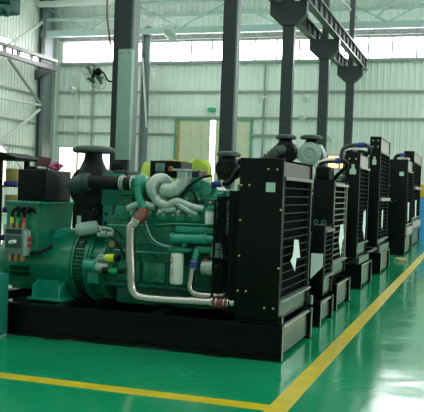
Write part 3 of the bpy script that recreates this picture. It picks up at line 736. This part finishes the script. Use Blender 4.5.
for x in (-3.42, -3.36, -3.12, -3.06, -2.95, -2.89, -2.77, -2.71): m.cyl((x, 7.80, 1.33), (x, 7.78, 1.33), .012, seg=6)
m.done_each('manifold_bolt', M['castal'], em)
# oil cooler cylinder
m = MB(); m.cyl((-2.93, 7.74, 1.09), (-2.58, 7.74, 1.10), .052, bev=.01); m.lathe((-2.58, 7.74, 1.10), (1, 0, 0), [(0, .062), (.02, .062), (.02, .05), (.12, .035), (.14, .035)], 20)
m.lathe((-2.95, 7.74, 1.09), (1, 0, 0), [(0, .045), (.01, .062), (.03, .062)], 20); m.box(-2.90, -2.62, 7.76, 7.86, 1.06, 1.14, .01)
m.box(-2.92, -2.50, 7.78, 7.87, 1.15, 1.22, .012); m.cyl((-2.80, 7.74, 1.02), (-2.80, 7.74, 1.05), .03); m.done('oil_cooler', M['green2'], g)
m = MB(); m.box(-2.93, -2.70, 7.60, 7.80, .965, 1.0, .012); m.cyl((-2.845, 7.67, .955), (-2.845, 7.67, 1.01), .07, seg=20); m.box(-2.66, -2.48, 7.70, 7.86, .96, 1.03, .015); m.done('filter_head', M['green'], g)
m = MB(); m.lathe((-2.842, 7.66, .635), (0, 0, 1), [(0, .05), (.008, .062), (.02, .066), (.30, .066), (.315, .06), (.32, .05)], 28); of = m.done('oil_filter', M['white'], g, label='tall white oil filter')
m = MB()
for k, (dx, dz) in enumerate(((-.03, .26), (-.022, .235), (-.035, .21), (-.028, .14), (-.02, .115), (-.03, .09))):
    m.box(-2.842+dx-.008, -2.842+dx+.008, 7.595, 7.606, .635+dz, .648+dz)
m.done('filter_print', M['redink'], of, label='small red print')
m = MB(); m.lathe((-2.545, 7.76, 1.25), (0, 0, 1), [(0, .038), (.008, .048), (.13, .05), (.145, .042)], 24); cf = m.done('coolant_filter', M['white'], g, label='short white coolant filter')
m = MB(); m.cyl((-2.545, 7.76, 1.39), (-2.545, 7.76, 1.42), .055, seg=18); m.box(-2.58, -2.5, 7.76, 7.88, 1.39, 1.44, .01); m.done('filter_base', M['green2'], cf)
# blue coupled coolant line
m = MB(); m.cyl((-2.66, 7.70, .95), (-2.665, 7.69, .88), .034, .034, seg=16); m.tube([(-2.66, 7.74, .99), (-2.655, 7.71, .96), (-2.66, 7.70, .93)], .036, seg=12); m.done('coolant_outlet', M['green2'], g)
m = MB(); m.cyl((-2.665, 7.69, .885), (-2.67, 7.67, .80), .042, seg=20); bh_ = m.done('blue_hose', M['blue'], g, label='blue silicone hose coupling')
m = MB()
for z in (.875, .80): m.lathe((-2.667, 7.68, z), (0, 0, 1), [(0, .036), (0, .046), (.010, .046), (.010, .036)], 20)
m.done_each('hose_clamp', M['steel'], bh_)
m = MB(); m.tube([(-2.675, 7.67, .815), (-2.685, 7.66, .70), (-2.69, 7.65, .62), (-2.67, 7.65, .575), (-2.62, 7.65, .55), (-2.52, 7.66, .545), (-2.40, 7.70, .545), (-2.28, 7.75, .545)], .030, seg=14); m.done('coolant_pipe', M['steel'], g, label='thin steel coolant pipe')
# large steel pipe
m = MB(); m.tube([(-3.29, 7.62, 1.235), (-3.325, 7.605, 1.20), (-3.335, 7.60, 1.14), (-3.33, 7.60, .95), (-3.31, 7.60, .72), (-3.305, 7.60, .62), (-3.29, 7.60, .545), (-3.25, 7.60, .495), (-3.18, 7.60, .475), (-3.0, 7.60, .47), (-2.7, 7.60, .477), (-2.42, 7.60, .485)], .052, seg=20)
bp_ = m.done('steel_pipe', M['steel'], g, label='large bent steel pipe running down and along the engine')
m = MB(); m.cyl((-3.31, 7.62, 1.21), (-3.285, 7.63, 1.27), .058, seg=18); m.cyl((-2.45, 7.60, .485), (-2.42, 7.60, .485), .058, seg=18); m.done_each('pipe_bead', M['steel'], bp_)
m = MB(); m.tube([(-3.29, 7.63, 1.25), (-3.25, 7.67, 1.31), (-3.245, 7.70, 1.37)], [.056, .058, .055], seg=14); m.done('red_hose', M['redhose'], bp_, label='red brown hose under the turbocharger')
m = MB(); m.cyl((-2.43, 7.60, .485), (-2.27, 7.60, .492), .058, seg=22); rh = m.done('red_hose', M['redhose'], bp_, label='red brown hose coupling at the radiator')
m = MB()
for x in (-2.435, -2.39, -2.31, -2.27): m.lathe((x, 7.60, .488), (1, 0, 0), [(0, .05), (0, .062), (.012, .062), (.012, .05)], 22)
m.box(-2.44, -2.42, 7.53, 7.56, .47, .50); m.done_each('hose_clamp', M['steel'], rh)
m = MB(); m.cyl((-2.26, 7.60, .492), (-2.20, 7.62, .492), .050, seg=20); m.tube([(-2.22, 7.61, .492), (-2.19, 7.66, .492), (-2.18, 7.72, .492)], .048, smooth=3); m.done('radiator_inlet', M['steel'], r)
# charging alternator
m = MB(); m.lathe((-2.61, 7.74, .815), (1, 0, 0), [(0, .03), (.01, .055), (.03, .068), (.05, .072), (.09, .075), (.13, .075), (.14, .06)], 26)
for k in range(14):
    a = 2*PI*k/14; m.rbox((-2.57, 7.74+math.cos(a)*.066, .815+math.sin(a)*.066), (.05, .010, .022), (a, 0, 0))
ca = m.done('charging_alternator', M['castal'], g, label='small ribbed aluminium charging alternator')
m = MB(); m.cyl((-2.55, 7.66, .90), (-2.52, 7.65, .90), .012); m.done('red_cap', M['redp'], ca)
m = MB(); m.box(-2.47, -2.44, 7.70, 7.80, .60, 1.25); m.cyl((-2.47, 7.74, .815), (-2.42, 7.74, .815), .06); m.done('belt_drive', M['rubber'], g)
# starter motor
m = MB(); m.lathe((-3.92, 7.74, .755), (1, 0, 0), [(0, .05), (.01, .065), (.10, .068), (.12, .075), (.15, .078), (.155, .06)], 24); m.box(-3.90, -3.76, 7.76, 7.86, .56, .72, .015); sm = m.done('starter_motor', M['green2'], g)
m = MB(); m.lathe((-3.765, 7.74, .75), (1, 0, 0), [(0, .062), (.03, .066), (.10, .055), (.14, .055)], 20); m.cyl((-3.74, 7.70, .84), (-3.60, 7.70, .85), .035, bev=.006); m.tube([(-3.76, 7.7, .80), (-3.72, 7.68, .86), (-3.68, 7.67, .88)], .02, seg=8); m.done('starter_nose', M['castal'], sm, label='bare aluminium starter housing')
m = MB(); m.cyl((-3.64, 7.68, .85), (-3.54, 7.68, .855), .043, bev=.006); m.done('yellow_cap', M['yel'], sm, label='yellow cap')
m = MB(); m.cyl((-3.60, 7.68, .72), (-3.50, 7.68, .722), .030, bev=.006); m.done('green_cap', M['grn'], sm, label='bright green cap')
m = MB(); m.cyl((-3.54, 7.68, .855), (-3.49, 7.68, .857), .036); m.cyl((-3.50, 7.68, .722), (-3.43, 7.69, .722), .026); m.cyl((-3.67, 7.68, .72), (-3.60, 7.68, .72), .036); m.done_each('black_terminal', M['rubber'], sm)
m = MB(); m.cyl((-3.64, 7.84, .99), (-3.64, 7.81, .99), .035, seg=20); m.done('flywheel_cover', M['wood'], eb)
m = MB(); m.tube([(-3.66, 7.80, 1.06), (-3.60, 7.77, 1.04), (-3.54, 7.76, .98), (-3.48, 7.76, .90), (-3.44, 7.76, .84)], .011, seg=8); m.tube([(-3.62, 7.78, 1.16), (-3.55, 7.76, 1.12), (-3.50, 7.78, 1.05)], .009, seg=8); m.done_each('black_hose', M['rubber'], g)
# green control leads
m = MB(); m.tube([(-3.26, 7.74, 1.42), (-3.255, 7.73, 1.25), (-3.20, 7.72, 1.10), (-3.10, 7.71, 1.02), (-2.98, 7.70, 1.0), (-2.88, 7.70, .99)], .008, seg=6); m.done_each('green_lead', M['teal'], g)
m = MB(); m.tube([(-3.27, 7.74, 1.42), (-3.24, 7.72, 1.28), (-3.15, 7.71, 1.09), (-3.03, 7.71, 1.02), (-2.92, 7.70, 1.01)], .008, seg=6); m.done_each('green_lead', M['pale'], g)
# black hoses up to the expansion tank on the right
m = MB(); m.tube([(-2.90, 7.86, 1.56), (-2.82, 7.84, 1.62), (-2.74, 7.83, 1.68), (-2.64, 7.82, 1.73), (-2.56, 7.84, 1.745)], .013, seg=8); m.tube([(-2.86, 7.84, 1.42), (-2.88, 7.82, 1.50), (-2.83, 7.81, 1.58), (-2.76, 7.81, 1.58), (-2.72, 7.82, 1.50), (-2.71, 7.82, 1.42)], .012, seg=8)
m.done_each('black_hose', M['rubber'], g)
m = MB(); m.tube([(-2.48, 7.92, 1.665), (-2.42, 7.92, 1.675), (-2.37, 7.90, 1.71), (-2.34, 7.90, 1.77), (-2.30, 7.92, 1.82), (-2.20, 7.95, 1.83)], .028, seg=14); m.done('top_hose', M['rubber'], g)
m = MB(); m.cyl((-2.585, 7.92, 1.655), (-2.48, 7.92, 1.668), .034, seg=18); th_ = m.done('blue_hose', M['blue'], g, label='blue top hose coupling')
m = MB(); m.cyl((-2.60, 7.92, 1.652), (-2.585, 7.92, 1.655), .037); m.cyl((-2.48, 7.92, 1.667), (-2.468, 7.92, 1.668), .037); m.done_each('hose_clamp', M['brass'], th_)
m = MB(); m.box(-2.52, -2.42, 7.82, 7.95, 1.25, 1.60, .01)
for k in range(9): m.cyl((-2.50+.01*(k % 3), 7.80, 1.28+.035*k), (-2.44+.01*(k % 3), 7.79, 1.29+.035*k), .012+.004*(k % 2), seg=8)
m.tube([(-2.52, 7.80, 1.55), (-2.47, 7.78, 1.50), (-2.46, 7.78, 1.40), (-2.49, 7.78, 1.30)], .012, seg=8)
m.tube([(-2.56, 7.80, 1.50), (-2.43, 7.79, 1.52)], .010, smooth=0); m.done('gear_cover', M['green2'], g)
for x, z in ((-2.92, 1.60), (-2.70, 1.50), (-2.84, 1.50), (-2.52, 1.53), (-2.58, 1.47)):
    m = MB(); m.cyl((x, 7.90, z), (x, 7.86, z), .014, seg=8); m.done('sensor', M['brass'], eb)
# low fuel line under the heads
m = MB(); m.tube([(-3.68, 7.80, 1.19), (-3.3, 7.80, 1.20), (-2.9, 7.80, 1.24), (-2.52, 7.80, 1.24)], .009, seg=6); m.tube([(-3.6, 7.80, .93), (-3.0, 7.80, .93), (-2.95, 7.80, 1.0)], .008, seg=6); m.done_each('fuel_line', M['green2'], eb)

# ================================================================== GENERATOR SETS BEHIND
def back_set(lab, xe, L, y0, y1, h, rx, rw, ry0, ry1, z0, z1, zc0, zc1, bar='fin', nb=14, topmat='shroud', topz=None):
    yc = (y0+y1)/2
    g = thing('generator_set', (xe-L/2, yc, 0), lab, 'generator set', G)
    skid(g, xe, L, y0, y1, h)
    r = radiator(g, rx, rw, ry0, ry1, z0, z1, zc0, zc1, bar, nb, topmat=topmat)
    k = max(.7, min(1.3, z1/1.92)); w = (y1-y0)*.45
    m = MB(); yw = min(.5*k, (ry1-ry0)/2-.02); ycr = (ry0+ry1)/2
    m.lathe((rx-rw, ycr, (zc0+zc1)/2), (-1, 0, 0), [(0, min(yw, (zc1-zc0)/2)*.98), (.12, min(yw, (zc1-zc0)/2)*.85), (.13, min(yw, (zc1-zc0)/2)*.85)], 24); m.done('fan_cowl', M['blackm'], r)
    ex1 = rx-rw-.18; ex0 = ex1-1.25*k
    top = 1.55*k if z1 > 1.5 else 1.12
    rough_engine(g, ex0, ex1, yc, h+.02, top, w)
    zc = h+.40*k; ra = .32*k
    a = alternator(g, ex0-1.0*k, ex0-.01, yc, max(zc, h+ra+.02), ra)
    m = MB(); m.box(ex0-.9*k, ex0-.5*k, yc-.3*k, yc+.3*k, zc+ra*.8, zc+ra+.28*k, .01); m.done('terminal_box', M['green'], a)
    for xx in (ex0-.75*k, ex0-.35*k):
        m = MB(); m.box(xx, xx+.03, yc-.32*k, yc+.32*k, h, zc-ra*.6); m.done_each('foot_gusset', M['green'], a)
    return g, r, ex0, ex1, yc, top

# second: low set behind the first radiator
g2, r2, ex0, ex1, yc2, tp = back_set('low set just behind the nearest one, its short radiator half hidden, with a white sheet', -1.72, 3.55, 9.62, 10.50, .30, -1.76, .16, 9.95, 10.62, .33, 1.21, .58, 1.13, 'fin', 9)
m = MB(); m.prism([(-1.92, 9.945, .86), (-1.77, 9.945, .86), (-1.77, 9.945, .70), (-1.92, 9.945, .54)], (0, .003, 0)); m.done('paper_sheet', M['paper'], r2, label='pale sheet on the side of the short radiator')
m = MB()
for x in (-1.89, -1.79): m.tube([(x, 10.0, 1.21), (x-.025, 10.0, 1.25), (x, 10.0, 1.275), (x+.025, 10.0, 1.25), (x, 10.0, 1.21)], .006, seg=6)
m.done_each('lifting_eye', M['green'], r2)
m = MB(); m.box(-5.18, -4.40, 9.82, 10.35, 1.0, 1.52, .02); m.box(-4.9, -4.5, 9.85, 10.3, .6, 1.0); m.cyl((-4.9, 9.82, 1.28), (-4.9, 9.77, 1.28), .14, seg=24); m.done('terminal_cabinet', M['cab'], g2)
m = MB(); m.box(-4.72, -4.64, 9.81, 9.83, 1.17, 1.25, .003); m.done('gauge', M['pale'], g2)
cb2 = control_box(g2, -4.13, -3.70, 9.97, 10.42, 1.74, 1.96, legs=1.0)
m = MB(); m.box(-3.66, -3.48, 10.1, 10.4, 1.74, 1.85, .01); m.box(-3.60, -3.56, 10.2, 10.25, 1.1, 1.74); m.done('junction_box', M['cabside'], g2, label='small dark grey box')
m = MB(); m.box(-4.02, -3.85, 10.05, 10.3, 1.96, 1.975); m.done('instrument_cover', M['copper'], cb2)

# third: bright louvred radiator, chrome elbow, mushroom filter
g3, r3, ex0, ex1, yc3, tp = back_set('set whose radiator has bright louvres, third from the front, with a chrome elbow pipe', -1.76, 3.6, 11.05, 12.25, .37, -1.85, .29, 11.05, 12.28, .45, 1.80, .66, 1.72, 'finb', 13, 'plate')
paper(r3, [(11.62, 1.17), (11.85, 1.17), (11.98, .95), (11.85, .94), (11.72, .70), (11.50, .95)], -1.835)
m = MB(); m.box(-2.13, -1.93, 11.1, 11.5, 1.80, 1.98, .03); m.done('header_tank', M['blackm'], g3)
m = MB(); m.box(-2.25, -2.14, 11.02, 11.1, 1.66, 1.88, .01); m.done('coolant_bottle', M['pale'], g3, label='pale green coolant bottle')
m = MB(); m.tube([(-2.14, 11.3, 1.86), (-2.14, 11.3, 1.98), (-2.10, 11.3, 2.04), (-2.0, 11.3, 2.065), (-1.88, 11.3, 2.07)], .035, seg=14); cp_ = m.done('chrome_pipe', M['steel'], g3, label='chrome elbow pipe')
m = MB(); m.cyl((-1.89, 11.3, 2.07), (-1.82, 11.3, 2.07), .042); m.done('blue_hose', M['blue'], cp_, label='blue hose end')
m = MB(); m.tube([(-1.82, 11.3, 2.07), (-1.76, 11.32, 2.06), (-1.74, 11.36, 2.0), (-1.90, 11.5, 1.86), (-1.95, 11.6, 1.78)], .03, seg=8); m.tube([(-2.05, 11.3, 2.0), (-2.08, 11.32, 1.9), (-2.1, 11.35, 1.8)], .02, seg=6); m.done_each('black_hose', M['rubber'], g3)
air_cleaner(g3, (-3.62, 11.75, 1.93), .18, .36, 2.20, .185)
m = MB(); m.tube([(-3.42, 11.72, 2.04), (-3.25, 11.7, 2.02), (-3.12, 11.7, 1.85), (-3.05, 11.75, 1.6)], .05, seg=10); m.done_each('black_hose', M['rubber'], g3)

# fourth: taller, twin mushroom filters
g4, r4, ex0, ex1, yc4, tp = back_set('taller set with twin mushroom air filters, one showing a pale round end cap', -1.80, 4.0, 13.85, 15.2, .42, -1.88, .24, 13.72, 15.0, .55, 2.31, .78, 2.06, 'find', 18, 'ledge')
bolts(r4, [(-2.06, 2.21), (-1.95, 2.21)], 13.72, .014, 'label')
m = MB(); m.prism([(-2.05, 13.715, 1.95), (-1.94, 13.715, 1.95), (-1.94, 13.715, 2.03), (-1.97, 13.715, 2.05), (-1.97, 13.715, 2.12), (-2.02, 13.715, 2.12), (-2.02, 13.715, 2.05), (-2.05, 13.715, 2.03)], (0, .004, 0)); m.done('warning_label', M['label'], r4)
paper(r4, [(14.35, 1.32), (14.62, 1.34), (14.66, 1.10), (14.58, .80), (14.40, .95), (14.28, 1.0)], -1.87)
m = MB(); m.box(-1.88, -1.83, 13.72, 15.0, .44, .55); m.done('lower_panel', M['plate'], r4)
a = air_cleaner(g4, (-3.28, 14.1, 2.33), .195, .36, 2.64, .19)
m = MB(); m.tube([(-3.62, 13.9, 2.12), (-3.50, 13.92, 2.20), (-3.38, 13.95, 2.33), (-3.28, 14.05, 2.36)], [.085, .09, .09, .085], seg=16)
for k in range(5):
    p = V((-3.60, 13.9, 2.135)).lerp(V((-3.38, 13.95, 2.33)), k/4); m.lathe(p, (.22, .05, .195), [(0, .085), (.01, .102), (.02, .102), (.03, .085)], 18)
m.done('corrugated_duct', M['rubg'], a)
a = air_cleaner(g4, (-2.82, 14.1, 2.29), .20, .36, 2.64, .20, front='pale')
m = MB(); m.lathe((-2.82, 14.08, 2.29), (0, -1, 0), [(0, .215), (.02, .210), (.022, .185), (.03, .175), (.035, .11), (.015, .10), (.015, .06), (.03, .05)], 36); m.done('end_cover', M['pale'], a, label='pale grey green round end cover')
for x in (-3.15, -2.72):
    m = MB(); m.lathe((x, 14.45, 2.22), (0, 0, 1), [(0, .12), (.1, .13), (.2, .09), (.26, .05)], 18); m.done('exhaust_silencer', M['castal'], g4)
m = MB(); m.tube([(-2.28, 14.3, 2.15), (-2.28, 14.3, 2.33), (-2.25, 14.3, 2.41), (-2.15, 14.3, 2.46), (-2.0, 14.3, 2.475)], .04, seg=14); p4 = m.done('chrome_pipe', M['rubg'], g4, label='dark curved pipe')
m = MB(); m.tube([(-2.22, 14.22, 2.10), (-2.22, 14.22, 2.30), (-2.17, 14.22, 2.38), (-2.0, 14.22, 2.39)], .03, seg=12); m.done('chrome_pipe', M['steel'], g4)
m = MB(); m.cyl((-2.0, 14.3, 2.475), (-1.90, 14.3, 2.48), .05); m.done('blue_hose', M['blue'], p4, label='blue hose end')
m = MB(); m.tube([(-1.90, 14.3, 2.48), (-1.84, 14.5, 2.46), (-1.86, 14.7, 2.38), (-2.0, 14.8, 2.30)], .04, seg=10); m.tube([(-2.28, 14.4, 2.36), (-2.0, 14.5, 2.38), (-1.9, 14.6, 2.36)], .03, seg=8); m.done_each('black_hose', M['rubber'], g4)

# fifth: tallest near radiator
g5, r5, ex0, ex1, yc5, tp = back_set('tall set with four bolts atop its narrow side panel, fifth from the front', -1.80, 4.3, 16.75, 18.45, .44, -1.84, .22, 16.35, 18.15, .60, 2.78, .72, 2.47, 'find', 22, 'ledge')
bolts(r5, [(-2.0, 2.70), (-1.90, 2.70), (-2.0, 2.58), (-1.90, 2.58)], 16.35, .014, 'label')
m = MB(); m.box(-2.0, -1.92, 16.345, 16.35, 2.22, 2.32); m.box(-1.98, -1.94, 16.345, 16.35, 2.32, 2.38); m.done('warning_label', M['label'], r5)
m = MB(); m.box(-1.83, -1.79, 16.42, 18.1, 1.50, 1.565); m.done('middle_rail', M['ledge'], r5, label='bright horizontal rail across the grille')
paper(r5, [(16.9, 1.30), (17.1, 1.32), (17.12, .98), (17.0, .92), (16.9, 1.0)], -1.832)
m = MB(); m.box(-1.84, -1.79, 16.35, 18.15, .46, .60); m.done('lower_panel', M['plate'], r5)

# sixth and seventh: far sets
g6, r6, ex0, ex1, yc6, tp = back_set('far set with a mint label on its broad dark side panel, sixth from the front', -1.80, 4.3, 22.6, 24.9, .50, -1.80, .50, 22.6, 24.4, .55, 2.62, .85, 2.30, 'find', 18, 'ledge')
m = MB(); m.box(-2.02, -1.90, 22.59, 22.6, 2.17, 2.28); m.done('label_plate', M['label'], r6)
m = MB(); m.tube([(-2.20, 22.9, 2.60), (-2.14, 22.9, 2.72), (-2.0, 22.9, 2.75)], .05, seg=10); m.done_each('black_hose', M['rubber'], g6)
m = MB(); m.cyl((-2.05, 22.9, 2.75), (-1.94, 22.9, 2.76), .055); m.done('blue_hose', M['blue'], g6, label='blue hose end')
m = MB(); m.box(-2.00, -1.81, 22.7, 23.3, 2.62, 2.68); m.done('top_cover', M['ledge'], r6)
bolts(r6, [(-2.35, 1.5), (-2.2, 1.45), (-2.3, 1.38), (-2.1, 1.5), (-2.25, 1.9), (-2.3, 1.93)], 22.6, .02, 'teal')
paper(r6, [(22.9, 1.45), (23.4, 1.45), (23.4, .95), (23.1, .9)], -1.79)
g7, r7, ex0, ex1, yc7, tp = back_set('farthest set in the row, its bright top panel beside the blue cover', -1.90, 4.3, 26.6, 30.2, .55, -1.92, .32, 26.4, 30.0, .60, 3.06, .95, 2.72, 'find', 18, 'ledge')
m = MB(); m.box(-1.91, -1.85, 26.6, 29.8, 1.86, 1.95); m.done('middle_rail', M['ledge'], r7)
paper(r7, [(27.3, 1.5), (28.0, 1.5), (28.0, .95), (27.6, .9)], -1.905)
for gg, rr_, yy, zz in ((g6, r6, 22.6, .55), (g7, r7, 26.4, .6)):
    m = MB(); m.box(-1.80 if gg is g6 else -1.92, -1.75 if gg is g6 else -1.87, yy, yy+1.8 if gg is g6 else yy+3.6, zz, zz+.22); m.done('lower_panel', M['ledge'], rr_)

# ------------------------------------------------------------------ lime tarpaulin and film over the third set
def drape(name, x0, x1, y0, y1, zt, zb, mt, label, seed, amp=.06):
    bm = bmesh.new(); nx, ny = 34, 26; vs = []
    cx, cyy = (x0+x1)/2, (y0+y1)/2; hx, hy = (x1-x0)/2, (y1-y0)/2
    for j in range(ny+1):
        for i in range(nx+1):
            u, v = -1+2*i/nx, -1+2*j/ny
            d = max(abs(u), abs(v)); k = max(0, (d-.72)/.28)
            n_ = noise.noise(V((u*2.3+seed, v*2.3, seed)))*amp*1.5 + abs(noise.noise(V((u*6+seed, v*5, 3.1))))*amp
            z = zt + n_ - (zt-zb)*k**1.3 - .05*max(0, abs(u)-.3)
            sx = 1+.05*noise.noise(V((u*4, v*4, seed+9)))*k; vs.append(bm.verts.new((cx+hx*u*sx, cyy+hy*v*sx, z)))
    for j in range(ny):
        for i in range(nx):
            bm.faces.new((vs[j*(nx+1)+i], vs[j*(nx+1)+i+1], vs[(j+1)*(nx+1)+i+1], vs[(j+1)*(nx+1)+i]))
    m = MB(); m.bm.free(); m.bm = bm
    o = m.done(name, M[mt], label=label, cat='cover')
    sm_ = o.modifiers.new('thickness', 'SOLIDIFY'); sm_.thickness = .006
    return o
drape('tarpaulin', -4.95, -3.95, 11.25, 12.2, 1.98, 1.35, 'lime', 'crumpled lime green tarpaulin behind the control box with the display', 3)
drape('tarpaulin', -4.12, -3.62, 11.0, 11.24, 2.0, 1.50, 'lime', 'lime green cover with a pale sheen, left of the small mushroom filter', 8, .04)

# ------------------------------------------------------------------ storage rack at left, loose items
t = thing('storage_rack', (-6.3, 9.6, 0), 'black steel rack with cartons at the left edge', 'rack')
for x in (-5.975, -7.2):
    for y in (9.28, 9.95):
        m = MB(); m.box(x-.03, x+.03, y-.03, y+.03, 0, 1.90); m.done('upright', M['blackm'], t)
for z in (1.92, 1.56, 1.22, .85, .4):
    m = MB(); m.box(-7.25, -5.75, 9.31, 9.98, z-.02, z, 0); m.done('shelf', M['blackm' if z != 1.22 else 'black'], t)
m = MB(); m.box(-5.79, -5.75, 9.93, 9.98, 0, 1.9); m.done('upright', M['blackm'], t)
k = 0
for z, items in ((1.56, ((-5.935, .16, .17, 'carton', 'brown carton on the upper rack shelf'), )), (1.22, ((-5.935, .17, .16, 'carton', 'brown carton on the second rack shelf'), )),
                 (.85, ((-5.935, .15, .14, 'white', 'white carton on the lower rack shelf'),))):
    for x, w, h_, mt, lab in items:
        m = MB(); m.box(x-.02, x+w, 9.38, 9.38+.25, z+.055, z+.055+h_, .005); m.done('carton', M[mt], label=lab, cat='carton', group='cartons on the rack')
        m = MB(); m.box(x-.03, x+w+.01, 9.35, 9.68, z+.001, z+.055, .006); m.done('tray', M['bluetray'], label='blue tray under the ' + lab.replace(' on the', ' of the'), cat='tray', group='blue trays on the rack')
m = MB(); m.prism([(-6.7, 9.3, 1.98), (-6.0, 9.3, 2.0), (-5.72, 9.3, 1.925), (-6.7, 9.3, 1.925)], (0, .7, 0)); m.done('rack_cover', M['blackm'], label='sloping black cover lying on top of the rack', cat='cover')
# things on the control cabinet of the first set
t = thing('tool_case', (-4.68, 8.0, 1.75), 'open dark maroon case on the control cabinet of the nearest set', 'case')
m = MB(); m.box(-4.77, -4.60, 7.95, 8.12, 1.752, 1.79, .005); m.done('case_base', M['rubber'], t)
m = MB(); m.rbox((-4.68, 8.15, 1.845), (.17, .012, .12), (-.2, .12, 0), .003); m.done('case_lid', M['maroon'], t)
m = MB()
for k in range(14):
    m.ball((-4.53+random.uniform(-.035, .045), 8.17+random.uniform(-.07, .08), 1.785+random.uniform(-.012, .05)), random.uniform(.025, .04), (1.1, 1, .8), 10)
m.done('pink_cloth', M['pink'], label='crumpled pink cloth on the control cabinet', cat='cloth')
m = MB(); m.ball((-4.57, 7.93, 1.77), .035, (1.7, .9, .5), 10); m.ball((-4.62, 7.96, 1.775), .03, (1.2, .9, .6), 10); m.done('rag', M['pale'], label='pale rag beside the maroon case', cat='cloth')

# teal panel at left edge
t = thing('steel_cabinet', (-4.78, 7.28, 0), 'teal sheet metal cabinet cut off by the left edge of the photo', 'cabinet')
m = MB(); m.box(-5.1, -4.60, 7.20, 7.38, .02, .655, .01); m.done('body', M['teal2'], t)
m = MB(); m.box(-5.08, -4.62, 7.19, 7.2, .05, .62); m.done('door', M['teal2'], t)
m = MB(); m.box(-5.1, -4.6, 7.22, 7.36, 0, .02); m.done('plinth', M['pale'], t)

# far right blue cover with amber top, wood block
t = thing('covered_machine', (-1.6, 32.5, 0), 'machine under a blue tarpaulin at the right edge beyond the last set', 'machine')
m = MB(); m.prism([(-2.1, 31.5, 0), (-1.62, 31.5, 0), (-1.55, 31.5, .9), (-1.68, 31.5, 1.5), (-2.1, 31.5, 1.6)], (0, 2, 0)); m.done('blue_cover', M['bluetarp'], t)
m = MB(); m.box(-2.1, -1.66, 31.6, 33.3, 1.6, 2.12, .08); m.done('amber_hood', M['amber'], t)
m = MB(); m.rbox((-1.72, 20.6, .035), (.22, .5, .07), (0, 0, .3), .008); m.done('wood_block', M['wood'], label='small wooden block on the green floor beyond the fifth set', cat='block')
# hoist at top left
t = thing('chain_hoist', (-9.6, 15, 5.1), 'dark green crane hoist hanging in the top left corner', 'hoist')
m = MB(); m.box(-10.3, -9.45, 14.8, 15.3, 5.18, 5.62, .05); m.done('hoist_body', M['hoist'], t)
m = MB(); m.cyl((-9.85, 14.75, 5.22), (-9.40, 14.75, 5.20), .11, bev=.02); m.cyl((-9.6, 14.75, 5.4), (-9.34, 14.75, 5.38), .09, bev=.02); m.done('hoist_motor', M['hoist'], t)
m = MB(); m.tube([(-9.9, 14.7, 5.2), (-9.7, 14.68, 5.10), (-9.5, 14.7, 5.14)], .05, seg=10); m.cyl((-9.45, 14.75, 5.10), (-9.45, 14.75, 5.05), .05); m.done('hoist_hook_block', M['hoist'], t)
m = MB(); m.box(-10.0, -9.9, 15, 15.1, 5.6, 12.4); m.box(-9.6, -9.55, 15, 15.1, 5.6, 12.4); m.done('hoist_hanger', M['crane'], t)

# ------------------------------------------------------------------ light
w = bpy.data.worlds.new('world'); S.world = w; w.use_nodes = True
w.node_tree.nodes['Background'].inputs[0].default_value = (.80, 1., .92, 1)
w.node_tree.nodes['Background'].inputs[1].default_value = .45

S.view_settings.view_transform = 'Standard'; S.view_settings.look = 'None'
S.view_settings.exposure = 0.0; S.view_settings.gamma = 1.0
try: S.view_settings.use_curve_mapping = False
except Exception: pass
